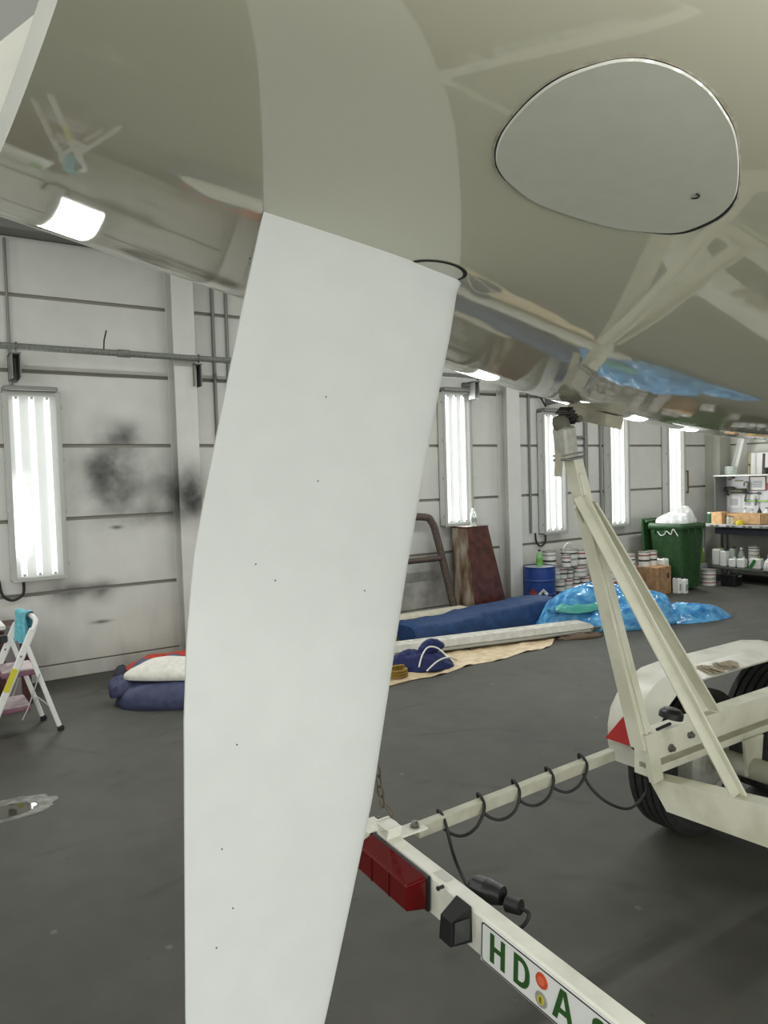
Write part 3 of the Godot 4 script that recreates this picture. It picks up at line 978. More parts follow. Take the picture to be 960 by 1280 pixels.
	for ax in [2.92, 3.62]:
		put("axle", tube([Vector3(ax, 0.36, ZC - 0.92), Vector3(ax, 0.36, ZC + 0.92)], 0.045, 14), mats["bar_paint"], t)
		for s in [1.0, -1.0]:
			put("axle_bracket", prism([Vector2(-0.07, 0.0), Vector2(0.07, 0.0), Vector2(0.05, -0.15), Vector2(-0.05, -0.15)], 0.012, at(Vector3(ax, 0.49, ZC - s * 0.74))), pm, t)
	put("marker_stem", tube([Vector3(2.30, 0.655, -1.69), Vector3(2.38, 0.66, -1.69)], 0.006, 6), mats["cable_black"], t)
	put("marker_lamp", lathe([[0.0, 0.03], [0.03, 0.026], [0.044, 0.012], [0.044, -0.01], [0.0, -0.014]], 18, at(Vector3(2.40, 0.685, -1.70), Vector3(0.1, 0, -0.2))), mats["black_plastic"], t)

# ------------------------------------------------------------------ light board across the trailer's tail
func make_light_board() -> void:
	var t := thing("light_board", "white trailer light board with red tail lamp and green lettered number plate", "light board", Vector3(1.2, 0.486, -1.40))
	t.rotation.x = 0.058
	var pm: Material = mats["trailer_paint"]
	var board := worn("board_white", rgb(216, 216, 202), rgb(228, 228, 216), 0.4, 0.9, 81, 0.03, 0.0, 0.35, 0.25)
	put("board", box(Vector3(0.055, 0.112, 1.80), 0.006, Vector3(0.0285, -0.056, 0.31)), board, t)
	# tail lamp at the end: black base, ribbed red lens in three chambers
	for e in [[-0.365, 1.0], [1.0, -1.0]]:
		var lamp := put("tail_lamp", box(Vector3(0.014, 0.105, 0.30), 0.005, Vector3(-0.006, -0.05, e[0])), mats["black_plastic"], t)
		var st := begin()
		var a := []
		var b := []
		for q in rounded(0.285, 0.098, 0.012): a.append(Vector3(-0.012, q.y - 0.05, e[0] + q.x))
		for q in rounded(0.262, 0.078, 0.008): b.append(Vector3(-0.066, q.y - 0.052, e[0] + q.x))
		var c := []
		for q in rounded(0.250, 0.068, 0.006): c.append(Vector3(-0.070, q.y - 0.052, e[0] + q.x))
		loft(st, [a, b, c], true, true, -1)
		put("lens", done(st), mats["lens_red"], lamp)
		for k in 2:
			put("lens_rib", box(Vector3(0.003, 0.072, 0.004), 0.001, Vector3(-0.071, -0.052, e[0] - 0.045 + k * 0.09)), mats["lens_dark"], lamp)
	# plate lamp: black hooded box with a grey glass
	var pl := begin()
	var f0 := [Vector3(-0.001, 0.006, -0.105), Vector3(-0.001, 0.006, -0.045), Vector3(-0.001, -0.088, -0.040), Vector3(-0.001, -0.088, -0.105)]
	var f1 := [Vector3(-0.060, -0.022, -0.098), Vector3(-0.060, -0.022, -0.055), Vector3(-0.064, -0.085, -0.052), Vector3(-0.064, -0.085, -0.098)]
	loft(pl, [f0, f1], true, true, -1)
	var plate_lamp := put("plate_lamp", done(pl), mats["black_plastic"], t)
	put("lamp_glass", box(Vector3(0.045, 0.058, 0.004), 0.0015, Vector3(-0.031, -0.05, -0.0455), Vector3(0, -0.13, 0)), mat("smoked_glass", rgb(66, 68, 66), 0.2), plate_lamp)
	put("bolt", tube([Vector3(-0.002, 0.002, -0.16), Vector3(-0.02, 0.002, -0.16)], 0.005, 8), mats["black_plastic"], plate_lamp)
	put("screw", lathe([[0.0, 0.004], [0.006, 0.003], [0.007, 0.0]], 10, Transform3D(Basis.from_euler(Vector3(0, 0, PI / 2)), Vector3(0.0, -0.018, -0.185))), mats["old_steel"], t)
	# number plate 520 x 107
	var np := put("number_plate", box(Vector3(0.003, 0.108, 0.52), 0.001, Vector3(-0.0022, -0.058, 0.255)), mat("plate_white", rgb(224, 226, 222), 0.35), t)
	var rs := begin()
	rs.set_smooth_group(-1)
	var o := rounded(0.514, 0.103, 0.010)
	var i2 := rounded(0.507, 0.096, 0.007)
	for k in o.size():
		var k2 := (k + 1) % o.size()
		var v := func(q: Vector2) -> Vector3: return Vector3(-0.0043, q.y - 0.058, 0.255 + q.x)
		quad(rs, v.call(o[k]), v.call(o[k2]), v.call(i2[k2]), v.call(i2[k]))
	put("plate_rim", done(rs), mat("plate_ink", rgb(18, 22, 20), 0.4), np)
	var font := SystemFont.new()
	font.font_names = PackedStringArray(["Droid Sans"])
	font.font_weight = 700
	var ink := mat("plate_green", rgb(44, 84, 36), 0.4)
	var facing := Basis(Vector3(0, 0, 1), Vector3(0, 1, 0), Vector3(-1, 0, 0))
	for l in [["H", 0.057], ["D", 0.140], ["A", 0.272], ["8", 0.375]]:
		var tm := TextMesh.new()
		tm.text = l[0]
		tm.font = font
		tm.font_size = 64
		tm.pixel_size = 0.075 / (0.714 * 64.0)
		tm.depth = 0.001
		put("plate_letter", tm, ink, np, Transform3D(facing.scaled_local(Vector3(0.92, 1, 1)), Vector3(-0.0046, -0.058, l[1])))
	for q in [[-0.036, rgb(196, 74, 44), "seal_red"], [-0.082, rgb(150, 150, 142), "seal_grey"]]:
		var seal := put("plate_seal", lathe([[0.0, 0.002], [0.018, 0.002], [0.019, 0.0]], 20, Transform3D(Basis.from_euler(Vector3(0, 0, PI / 2)), Vector3(-0.004, q[0], 0.206))), mat(q[2], q[1], 0.5), np)
		put("seal_badge", lathe([[0.0, 0.003], [0.011, 0.003], [0.011, 0.002]], 16, Transform3D(Basis.from_euler(Vector3(0, 0, PI / 2)), Vector3(-0.004, q[0], 0.206))), mat("seal_yellow", rgb(190, 180, 60), 0.5) if q[2] == "seal_grey" else mat("seal_orange", rgb(214, 104, 70), 0.5), seal)
	var et := TextMesh.new()
	et.text = "E"
	et.font = font
	et.font_size = 32
	et.pixel_size = 0.012 / (0.714 * 32.0)
	et.depth = 0.0006
	put("seal_letter", et, ink, np, Transform3D(facing, Vector3(-0.0074, -0.082, 0.206)))
	# strap bracket, bolt and the arm that slides into the trailer
	var ss := begin()
	rbox(ss, at(Vector3(0.03, 0.004, -0.525)), Vector3(0.11, 0.006, 0.05), 0.001)
	rbox(ss, at(Vector3(0.03, 0.03, -0.47)), Vector3(0.05, 0.006, 0.06), 0.001, )
	rbox(ss, at(Vector3(0.03, 0.015, -0.44), Vector3(0.3, 0, 0)), Vector3(0.05, 0.04, 0.006), 0.001)
	rbox(ss, at(Vector3(0.03, 0.015, -0.50), Vector3(-0.3, 0, 0)), Vector3(0.05, 0.04, 0.006), 0.001)
	rbox(ss, at(Vector3(0.10, 0.0, -0.455)), Vector3(0.10, 0.006, 0.055), 0.001)
	put("strap_bracket", done(ss), board, t)
	put("bracket_bolt", lathe([[0.0, 0.018], [0.008, 0.018], [0.013, 0.012], [0.013, 0.004], [0.017, 0.003], [0.017, 0.0]], 6, at(Vector3(0.118, 0.004, -0.455))), mats["bolt_steel"], t)
	put("sticker", box(Vector3(0.03, 0.001, 0.055), 0.0002, Vector3(0.03, 0.0008, -0.20)), mat("sticker_print", rgb(196, 196, 186), 0.6), t)
	put("arm", bar(Vector3(0.13, -0.018, -0.463), Vector3(1.06, 0.010, -0.463), 0.032, 0.042, Vector3.UP, 0.003), mats["bar_paint"], t)
	var plug := put("plug", lathe([[0.0, 0.055], [0.024, 0.05], [0.03, 0.02], [0.034, 0.0], [0.034, -0.035], [0.024, -0.05], [0.0, -0.05]], 18, Transform3D(Basis.from_euler(Vector3(1.45, 0.3, 0)), Vector3(0.105, -0.02, -0.105))), mats["black_plastic"], t)
	put("plug_collar", lathe([[0.0, 0.02], [0.02, 0.02], [0.022, -0.02], [0.0, -0.02]], 14, Transform3D(Basis.from_euler(Vector3(1.45, 0.3, 0)), Vector3(0.125, -0.022, -0.02))), mats["cable_black"], plug)
	put("plug_tail", tube(curve([Vector3(0.13, -0.022, -0.005), Vector3(0.14, -0.03, 0.02), Vector3(0.12, -0.055, 0.02), Vector3(0.10, -0.07, 0.0)]), 0.005, 6), mats["cable_black"], plug)
	# cable wound round the arm
	var c := thing("wound_cable", "thin black cable wound in loose loops round the pale trailer arm", "cable")
	var pts := [Vector3(1.31, 0.40, -1.50), Vector3(1.36, 0.36, -1.60), Vector3(1.42, 0.40, -1.78), Vector3(1.43, 0.505, -1.845)]
	var loops := [1.43, 1.60, 1.76, 1.925, 2.10]
	for i in loops.size():
		var x: float = loops[i]
		var y := 0.485 + (x - 1.33) * 0.03 + 0.042
		if i > 0:
			var xm: float = loops[i]
			pts.append(Vector3(xm - 0.01, y - 0.03, -1.872 + 0.036))
			pts.append(Vector3(xm, y, -1.868))
		pts.append(Vector3(x + 0.012, y - 0.01, -1.895))
		if i < loops.size() - 1:
			pts.append(Vector3(x + 0.03, y - 0.075, -1.885))
			pts.append(Vector3(x + 0.075, y - 0.10, -1.855))
			pts.append(Vector3(x + 0.12, y - 0.075, -1.832))
	for q in [Vector3(2.13, 0.44, -1.87), Vector3(2.18, 0.37, -1.82), Vector3(2.27, 0.335, -1.79), Vector3(2.33, 0.40, -1.76), Vector3(2.32, 0.51, -1.77), Vector3(2.29, 0.57, -1.80)]: pts.append(q)
	put("cable", tube(curve(pts, 6), 0.0055, 8), mats["cable_black"], c)
	# short chain hooked to the board's end
	var ch := thing("chain", "rusty steel chain rising from a shackle on the light board end behind the rudder", "chain", Vector3(1.25, 0.53, -1.935))
	var chm := worn("rusty_steel", rgb(74, 62, 50), rgb(120, 112, 98), 0.5, 0.06, 85, 0.05, 0.5)
	var link_ring := []
	for a in 14:
		var g := TAU * a / 14.0
		link_ring.append(Vector3(0.010 * cos(g), 0.015 * sin(g) + (0.007 if sin(g) > 0 else -0.007), 0))
	var link_mesh := tube(link_ring, 0.0032, 6, true)
	var c0 := Vector3(-0.004, 0.045, 0.012)
	var c1 := Vector3(0.95, hull_y(0.95, -1.74) - 0.01, -1.74) - Vector3(1.25, 0.53, -1.935)
	var cn := int(c0.distance_to(c1) / 0.036)
	var cy := (c1 - c0).normalized()
	var cx := cy.cross(Vector3(0.4, 0, 0.9)).normalized()
	for k in cn:
		var bx := cx if k % 2 == 0 else cy.cross(cx)
		put("chain_link", link_mesh, chm, ch, Transform3D(Basis(bx, cy, bx.cross(cy)), c0.lerp(c1, (k + 0.5) / cn)))
	var hk := [Vector3(0.0, 0.05, 0.02), Vector3(0.01, 0.03, 0.035), Vector3(0.012, 0.0, 0.035), Vector3(0.005, -0.02, 0.02), Vector3(-0.008, -0.018, 0.005), Vector3(-0.012, 0.01, 0.0)]
	put("shackle", tube(curve(hk), 0.0055, 8), chm, ch)

# ------------------------------------------------------------------ left corner
func make_left_corner() -> void:
	# cabinet
	var red := worn("red_brown_board", rgb(56, 24, 24), rgb(76, 34, 32), 0.4, 0.6, 91)
	var cab := thing("cabinet", "low dark red cabinet with a white top behind the step ladder", "cabinet", Vector3(0.42, 0, -6.35))
	put("body", box(Vector3(0.84, 0.56, 0.56), 0.006, Vector3(0, 0.28, 0)), red, cab)
	put("top", box(Vector3(0.72, 0.035, 0.62), 0.006, Vector3(-0.10, 0.60, 0.01)), mats["white_metal"], cab)
	put("side_panel", box(Vector3(0.10, 0.60, 0.012), 0.003, Vector3(0.30, 0.30, 0.286)), mat("mauve_grey", rgb(118, 112, 114), 0.5), cab)
	put("door", box(Vector3(0.5, 0.48, 0.014), 0.004, Vector3(-0.04, 0.28, 0.287)), red, cab)
	bottle("clear_bottle", "clear plastic bottle with a grey cap on the white cabinet top", Vector3(0.60, 0.618, -6.3), 0.035, 0.18, glass("clear_plastic", Color(0.86, 0.92, 0.88), 0.35), mats["label_grey"], mats["green_plastic"])
	# step ladder
	var l := thing("step_ladder", "small white folding step ladder with pinkish treads by the cabinet", "ladder")
	var wm: Material = mats["white_plastic"]
	for k in 2:
		var z: float = [-5.27, -5.58][k]
		var dx: float = [0.0, -0.055][k]
		var rail := put("rail", bar(Vector3(0.44 + dx, 0.0, z), Vector3(0.752 + dx, 0.70, z), 0.02, 0.045, Vector3(1, 0, 0), 0.006), wm, l)
		if k == 0:
			put("warning_label", bar(Vector3(0.573, 0.315, z + 0.011), Vector3(0.635, 0.455, z + 0.011), 0.002, 0.036, Vector3(1, 0, 0), 0.0005), mat("label_yellow", rgb(206, 198, 40), 0.5), rail)
		put("rivet", lathe([[0.0, 0.004], [0.006, 0.003], [0.007, 0.0]], 8, Transform3D(Basis.from_euler(Vector3(PI / 2, 0, 0)), Vector3(0.672 + dx, 0.53, z + 0.011))), mats["bolt_steel"], rail)
		var leg := put("rear_leg", bar(Vector3(0.885 + dx, 0.02, z), Vector3(0.705 + dx, 0.61, z), 0.024, 0.03, Vector3(1, 0, 0), 0.006), wm, l)
		put("rubber_foot", box(Vector3(0.04, 0.035, 0.034), 0.006, Vector3(0.888 + dx, 0.0175, z), Vector3(0, 0, 0.28)), mats["black_plastic"], leg)
		put("rail_foot", box(Vector3(0.04, 0.035, 0.034), 0.006, Vector3(0.445 + dx, 0.0175, z)), mats["black_plastic"], rail)
		if k == 1:
			put("hinge_cap", box(Vector3(0.05, 0.05, 0.04), 0.008, Vector3(0.655 + dx + 0.01, 0.60, z)), mats["black_plastic"], rail)
		put("stay_wire", tube([Vector3(0.775 + dx, 0.40, z + 0.02), Vector3(0.70 + dx, 0.20, z + 0.02), Vector3(0.66 + dx, 0.12, z + 0.02)], 0.004, 6), mats["fitting_grey"], l)
	put("bow", tube(curve([Vector3(0.752, 0.69, -5.27), Vector3(0.772, 0.745, -5.285), Vector3(0.755, 0.775, -5.35), Vector3(0.73, 0.78, -5.43), Vector3(0.705, 0.775, -5.51), Vector3(0.70, 0.745, -5.565), Vector3(0.70, 0.69, -5.58)]), 0.017, 10), wm, l)
	put("leg_spreader", tube([Vector3(0.845, 0.155, -5.27), Vector3(0.80, 0.17, -5.57)], 0.005, 6), mats["fitting_grey"], l)
	var tread := worn("tread_pink", rgb(148, 132, 135), rgb(164, 150, 152), 0.6, 0.3, 95)
	for s in [[0.66, 0.43, 0.20], [0.585, 0.20, 0.26]]:
		var td := put("tread", box(Vector3(s[2], 0.012, 0.29), 0.004, Vector3(s[0], s[1], -5.425)), tread, l)
		put("tread_edge", box(Vector3(s[2] + 0.01, 0.028, 0.30), 0.006, Vector3(s[0], s[1] - 0.02, -5.425)), mat("edge_mauve", rgb(118, 78, 94), 0.5), td)
	# cloth over the bow
	var st := begin()
	var rings := []
	for i in 25:
		var f := i / 24.0
		var ring := []
		for j in 19:
			var q := j / 18.0
			var s := (f - 0.42) * 0.40
			var drop := absf(s)
			var y := 0.803 - maxf(0.0, drop - 0.02)
			var side := clampf(s / 0.03, -1.0, 1.0)
			var wob := 0.012 * sin(q * 17.0 + f * 3.0) * clampf(drop * 9.0, 0.2, 1.0)
			ring.append(Vector3(lerpf(0.748, 0.70, q) - side * 0.024 - wob, y + 0.006 * sin(q * 9.0), lerpf(-5.335, -5.50, q) + side * 0.012))
		rings.append(ring)
	loft(st, rings, false, false)
	var back := []
	for r in rings:
		var rr := []
		for p in r: rr.append(p + Vector3(0.003, -0.002, 0))
		back.append(rr)
	loft(st, back, false, false)
	var cl := thing("cloth", "turquoise cloth draped over the top bow of the step ladder", "cloth")
	var cm := worn("turquoise_cloth", rgb(86, 164, 180), rgb(120, 192, 204), 0.9, 0.12, 97)
	put("drape", done(st), cm, cl)
	# sail bag and the red bag behind it
	var blue := worn("bag_blue", rgb(52, 56, 84), rgb(70, 74, 104), 0.75, 0.4, 101)
	add_bump(blue, 0.02, 0.5, 102)
	var bag := thing("sail_bag", "crumpled blue sail bag with white sailcloth spilling out beside the rudder", "bag", Vector3(1.80, 0, -5.38), deg_to_rad(-33))
	put("bag_body", heap(1.14, 0.50, 0.19, 0.08, 2.6, 5, 36, 100, 2.8, 0.36, 2, 0.7, true), blue, bag)
	put("sailcloth", heap(1.06, 0.40, 0.11, 0.08, 3.5, 9, 30, 80, 2.4, 0.45, 2, 0.6, true), worn("sailcloth_white", rgb(206, 204, 194), rgb(226, 225, 216), 0.8, 0.3, 103), bag, at(Vector3(0.0, 0.185, -0.05)))
	put("bag_flap", heap(0.20, 0.20, 0.09, 0.05, 4.0, 15, 14, 36), blue, bag, at(Vector3(-0.47, 0.09, 0.02), Vector3(0, 0.3, 0.35)))
	var rbag := thing("red_bag", "flat red and navy bag behind the blue sail bag", "bag", Vector3(1.95, 0, -6.08), deg_to_rad(-14))
	put("bag_body", heap(0.95, 0.40, 0.19, 0.04, 2.0, 25), worn("bag_red", rgb(160, 52, 38), rgb(186, 70, 52), 0.7, 0.4, 105), rbag)
	put("end_panel", heap(0.14, 0.36, 0.14, 0.02, 3.0, 26, 12, 30), mat("bag_navy", rgb(36, 40, 58), 0.8), rbag, at(Vector3(-0.44, 0, 0)))
	put("navy_panel", heap(0.5, 0.22, 0.07, 0.02, 3.0, 27, 12, 36), mat("bag_slate", rgb(86, 92, 116), 0.8), rbag, at(Vector3(-0.10, 0.13, 0.07)))
	# spilled puddle
	var pd := thing("puddle", "shallow wet puddle with a pale dried rim on the bare floor", "puddle", Vector3(0.42, 0.0, -4.12))
	var outer := []
	var inner := []
	nz.fractal_type = FastNoiseLite.FRACTAL_FBM
	nz.frequency = 0.8
	nz.seed = 3
	for k in 48:
		var a := TAU * k / 48.0
		var w := 1.0 + 0.22 * nz.get_noise_2d(cos(a) * 2.0, sin(a) * 2.0)
		outer.append(Vector2(cos(a) * 0.235, sin(a) * 0.145) * w)
		inner.append(Vector2(cos(a) * 0.165 - 0.03, sin(a) * 0.085 - 0.02) * w)
	var flat := Transform3D(Basis.from_euler(Vector3(-PI / 2, 0, 0)), Vector3.ZERO)
	put("dried_rim", prism(outer, 0.0015, flat), worn("paint_spill", rgb(74, 74, 68), rgb(126, 126, 120), 0.55, 0.4, 107, 0.02), pd)
	put("water", prism(inner, 0.003, flat), mat("wet_concrete", rgb(70, 66, 58), 0.04), pd)

func bottle(called: String, label: String, p: Vector3, r: float, h: float, m: Material, cap: Material, band: Material, group := "") -> Node3D:
	var t := thing(called, label, "bottle", p, 0, group)
	put("body", lathe([[0.0, 0.0], [r * 0.95, 0.0], [r, h * 0.05], [r, h * 0.58], [r * 0.8, h * 0.72], [r * 0.36, h * 0.86], [r * 0.34, h * 0.92]], 18), m, t)
	put("cap", lathe([[r * 0.42, h * 0.90], [r * 0.42, h], [0.0, h]], 14), cap, t)
	put("label_band", lathe([[r * 1.015, h * 0.2], [r * 1.015, h * 0.45]], 18), band, t)
	return t

# ------------------------------------------------------------------ middle of the hall
func make_middle() -> void:
	# bent steel frame leaning on the wall
	var fr := thing("steel_frame", "dark bent steel tube frame leaning on the wall behind the rudder", "frame", Vector3(0, 0, 0))
	var om: Material = mats["old_steel"]
	put("bent_tube", tube(curve([Vector3(3.95, 0.04, -6.45), Vector3(4.02, 0.6, -6.52), Vector3(4.08, 1.08, -6.58), Vector3(4.2, 1.18, -6.60), Vector3(4.9, 1.17, -6.60), Vector3(5.04, 1.10, -6.59), Vector3(5.10, 0.9, -6.57), Vector3(5.17, 0.5, -6.52), Vector3(5.24, 0.04, -6.45)], 7), 0.042, 12), om, fr)
	put("cross_tube", tube([Vector3(4.04, 0.70, -6.54), Vector3(5.13, 0.70, -6.54)], 0.032, 12), om, fr)
	# rusty tapered box stood on end
	var b := thing("rusty_case", "tall tapered red brown case with a rust streaked pale side, stood against the wall", "case")
	var rust := worn("rust_streaks", rgb(92, 64, 40), rgb(172, 162, 146), 0.7, 0.55, 111, 0.012, 0.0, 0.42, 0.3)
	rust.uv1_scale = Vector3(1.6, 0.55, 1.6)
	var bt := [Vector3(5.36, 1.03, -6.64), Vector3(5.36, 1.03, -6.36), Vector3(5.66, 1.03, -6.36), Vector3(5.66, 1.03, -6.64)]
	var bb := [Vector3(5.36, 0.0, -6.62), Vector3(5.36, 0.0, -6.24), Vector3(5.85, 0.0, -6.24), Vector3(5.85, 0.0, -6.62)]
	var st := begin()
	loft(st, [bb, bt], true, true, -1)
	put("case_body", done(st), worn("brown_red", rgb(58, 30, 26), rgb(92, 50, 44), 0.35, 0.7, 113), b)
	st = begin()
	quad(st, Vector3(5.357, 0.01, -6.60), Vector3(5.357, 0.01, -6.245), Vector3(5.357, 1.02, -6.362), Vector3(5.357, 1.02, -6.63))
	put("rusty_side", done(st), rust, b)
	put("top_plate", box(Vector3(0.32, 0.012, 0.29), 0.003, Vector3(5.51, 1.036, -6.50)), om, b)
	bottle("spray_bottle", "small clear bottle standing on the tapered brown case", Vector3(5.50, 1.042, -6.42), 0.035, 0.2, glass("clear_plastic", Color(0.86, 0.92, 0.88), 0.35), mats["white_plastic"], mats["label_grey"])
	# pale spars and the wrapped bundle
	var sm := worn("spar_white", rgb(172, 170, 160), rgb(204, 203, 194), 0.6, 0.8, 115, 0.03)
	var s1 := thing("spar", "long white faceted spar lying on the ground sheet in front", "spar")
	st = begin()
	var a := Vector3(3.05, 0.0, -5.58)
	var d := Vector3(2.72, 0.0, 0.56)
	var side := Vector3(-0.2, 0, 0.98)
	var rings := []
	for q in [[0.0, 0.9], [0.02, 1.0], [0.97, 1.0], [1.0, 0.8]]:
		var c: Vector3 = a + d * q[0]
		var w: float = q[1]
		rings.append([c + side * 0.09 * w + Vector3(0, 0.03, 0), c + side * 0.11 * w + Vector3(0, 0.075, 0), c + side * 0.06 * w + Vector3(0, 0.125 * w, 0), c - side * 0.08 * w + Vector3(0, 0.13 * w, 0), c - side * 0.11 * w + Vector3(0, 0.07, 0), c - side * 0.08 * w + Vector3(0, 0.03, 0)])
	loft(st, rings, true, true, -1)
	put("spar_body", done(st), sm, s1)
	put("track", bar(a + d * 0.02 + side * 0.112 + Vector3(0, 0.05, 0), a + d * 0.98 + side * 0.112 + Vector3(0, 0.05, 0), 0.012, 0.02), mats["fitting_grey"], s1)
	put("end_fitting", bar(a + d * 0.98 + Vector3(0, 0.05, 0), a + d * 1.09 + Vector3(0, 0.04, 0), 0.05, 0.03), mats["bolt_steel"], s1)
	for k in 3:
		put("chock", box(Vector3(0.08, 0.03, 0.24), 0.004, a + d * (0.1 + 0.4 * k) + Vector3(0, 0.015, 0)), mats["dark_wood"], s1)
	var s2 := thing("foam_spar", "pale cream spar lying behind the dark blue bundle", "spar")
	st = begin()
	rings = []
	for q in [[3.3, 0.9], [3.34, 1.0], [5.2, 0.9], [5.3, 0.6]]:
		var c := Vector3(q[0], 0, -6.30)
		var ring := []
		for k in 10: ring.append(c + Vector3(0, 0.10 + 0.10 * q[1] * sin(TAU * k / 10), 0.11 * q[1] * cos(TAU * k / 10)))
		rings.append(ring)
	loft(st, rings, true, true, 0)
	put("spar_body", done(st), worn("cream_foam", rgb(186, 180, 160), rgb(208, 204, 188), 0.8, 0.6, 117), s2)
	var bundle := thing("wrapped_bundle", "long dark blue tarpaulin bundle, higher at the end by the blue drum", "tarpaulin")
	rings = []
	nz.seed = 41
	nz.frequency = 2.6
	nz.fractal_type = FastNoiseLite.FRACTAL_RIDGED
	for i in 41:
		var f := i / 40.0
		var c := Vector3(lerpf(4.13, 6.05, f), 0, lerpf(-5.86, -5.80, f))
		var hh := lerpf(0.185, 0.25, smoothstep(0.05, 0.9, f)) * (0.9 if i == 0 or i == 40 else 1.0)
		var ww := lerpf(0.20, 0.17, f) * (0.8 if i == 0 or i == 40 else 1.0)
		var ring := []
		for k in 28:
			var g := TAU * k / 28.0
			var cx := cos(g)
			var sy := sin(g)
			var q := Vector3(0, hh * 0.5 * (1.0 + signf(sy) * pow(absf(sy), 0.42)), ww * signf(cx) * pow(absf(cx), 0.45))
			q.z += 0.10 * (0.5 - q.y / hh)
			var n := nz.get_noise_3d(c.x * 0.5, q.y * 2.6 + c.x * 0.3, q.z * 2.6) * 0.10 + 0.008 * sin(c.x * 7.0 + k * 0.5)
			q *= 1.0 + n
			ring.append(c + q)
		rings.append(ring)
	st = begin()
	loft(st, rings, true, true, 0)
	var tb := worn("tarp_blue", rgb(6, 44, 88), rgb(14, 58, 104), 0.7, 0.5, 119)
	add_bump(tb, 0.015, 0.35, 120)
	put("tarpaulin", done(st), tb, bundle)
	# beige ground sheet
	nz.seed = 51
	nz.frequency = 1.6
	nz.fractal_type = FastNoiseLite.FRACTAL_FBM
	st = begin()
	rings = []
	for i in 61:
		var f := i / 60.0
		var x := lerpf(2.75, 5.6, f)
		var front := lerpf(-4.70, -4.82, smoothstep(0.0, 0.75, f)) - 0.28 * smoothstep(0.72, 1.0, f) + 0.025 * sin(x * 9.0)
		var rear := front - lerpf(0.95, 0.5, f)
		var ring := []
		for k in 21:
			var z := lerpf(front, rear, k / 20.0)
			var y := 0.012 + 0.02 * maxf(0.0, nz.get_noise_2d(x * 2.2, z * 3.0) + 0.1)
			if k == 0: y = 0.004 + 0.02 * maxf(0.0, nz.get_noise_2d(x * 3.0, 7.0))
			ring.append(Vector3(x, y, z))
		rings.append(ring)
	loft(st, rings, false, false)
	var gs := thing("ground_sheet", "creased beige ground sheet spread on the floor under the white spar", "sheet")
	put("sheet", done(st), worn("beige_film", rgb(186, 164, 128), rgb(212, 194, 160), 0.5, 0.6, 121), gs)
	var gs2 := thing("brown_sheet", "small crumpled brown sheet under the far end of the white spar", "sheet", Vector3(5.55, 0, -4.98), -0.4)
	put("sheet", heap(0.5, 0.25, 0.03, 0.03, 5.0, 33, 12, 40), mat("brown_film", rgb(92, 74, 58), 0.6), gs2)
	# jacket
	var navy := worn("jacket_navy", rgb(18, 26, 72), rgb(28, 40, 94), 0.8, 0.3, 123)
	add_bump(navy, 0.02, 0.2, 124)
	var j := thing("jacket", "crumpled navy blue jacket with white piping on the ground sheet", "jacket", Vector3(3.66, 0.02, -5.0), -0.5)
	put("body", heap(0.62, 0.44, 0.12, 0.15, 6.0, 61, 40, 110, 2.0, 0.75, 3, 0.7, true), navy, j)
	put("sleeve", heap(0.30, 0.14, 0.09, 0.08, 8.0, 63, 24, 60, 2.0, 0.7, 2, 1.0, true), navy, j, at(Vector3(0.10, 0.12, -0.02), Vector3(0, 0.5, 0.2)))
	put("piping", tube(curve([Vector3(-0.04, 0.05, 0.22), Vector3(0.0, 0.13, 0.15), Vector3(0.06, 0.175, 0.08), Vector3(0.14, 0.165, 0.09), Vector3(0.22, 0.09, 0.14)]), 0.007, 6), mats["white_plastic"], j)
	put("piping", tube(curve([Vector3(0.02, 0.02, 0.24), Vector3(0.12, 0.09, 0.21), Vector3(0.22, 0.10, 0.15), Vector3(0.30, 0.05, 0.05)]), 0.007, 6), mats["white_plastic"], j)
	var yb := thing("rope", "short coil of yellow and black rope beside the navy jacket", "rope", Vector3(3.33, 0.0, -4.86), 0.3)
	var coil := []
	for k in 40:
		var g := TAU * k / 13.0
		coil.append(Vector3(0.09 * cos(g), 0.025 + 0.0016 * k, 0.06 * sin(g)))
	put("coil", tube(coil, 0.013, 8), worn("rope_yellow", rgb(40, 36, 28), rgb(196, 156, 50), 0.8, 0.1, 125, 0.06), yb)
	# blue plastic film heap
	var fm := worn("blue_film", rgb(40, 112, 178), rgb(116, 188, 230), 0.12, 1.1, 127, 0.025, 0.0, 0.5, 0.25)
	add_bump(fm, 0.012, 0.18, 128)
	fm.uv1_scale = Vector3(0.8, 1.6, 2.2)
	fm.backlight_enabled = true
	fm.backlight = Color(0.1, 0.25, 0.35)
	var fl := thing("plastic_film", "crumpled heap of shiny light blue plastic film by the trailer post", "plastic film", Vector3(6.30, 0, -5.22), deg_to_rad(-30))
	put("film", heap(1.66, 0.92, 0.40, 0.24, 3.4, 71, 84, 230, 1.9, 0.75, 3, 0.6, true), fm, fl)
	put("film_fold", heap(0.85, 0.5, 0.20, 0.16, 3.2, 73, 54, 150, 2.2, 0.6, 3, 0.6, true), fm, fl, at(Vector3(-0.30, 0.20, 0.05), Vector3(0, 0.4, 0.05)))
	put("film_fold", heap(0.75, 0.45, 0.18, 0.14, 3.4, 75, 54, 150, 2.2, 0.6, 3, 0.6, true), fm, fl, at(Vector3(0.34, 0.16, -0.05), Vector3(0, -0.3, -0.05)))
	put("film_tail", heap(1.3, 0.44, 0.17, 0.14, 4.0, 77, 56, 150, 1.7, 1.0, 3, 0.5, true), fm, fl, at(Vector3(0.80, 0.0, 0.0), Vector3(0, 0.12, 0)))
	put("green_film", heap(0.62, 0.26, 0.05, 0.07, 5.0, 79, 30, 90, 1.8, 0.8, 2, 0.6, true), mat("film_green", rgb(74, 160, 150), 0.2), fl, at(Vector3(-0.36, 0.24, 0.24), Vector3(0.45, 0.15, 0.08)))

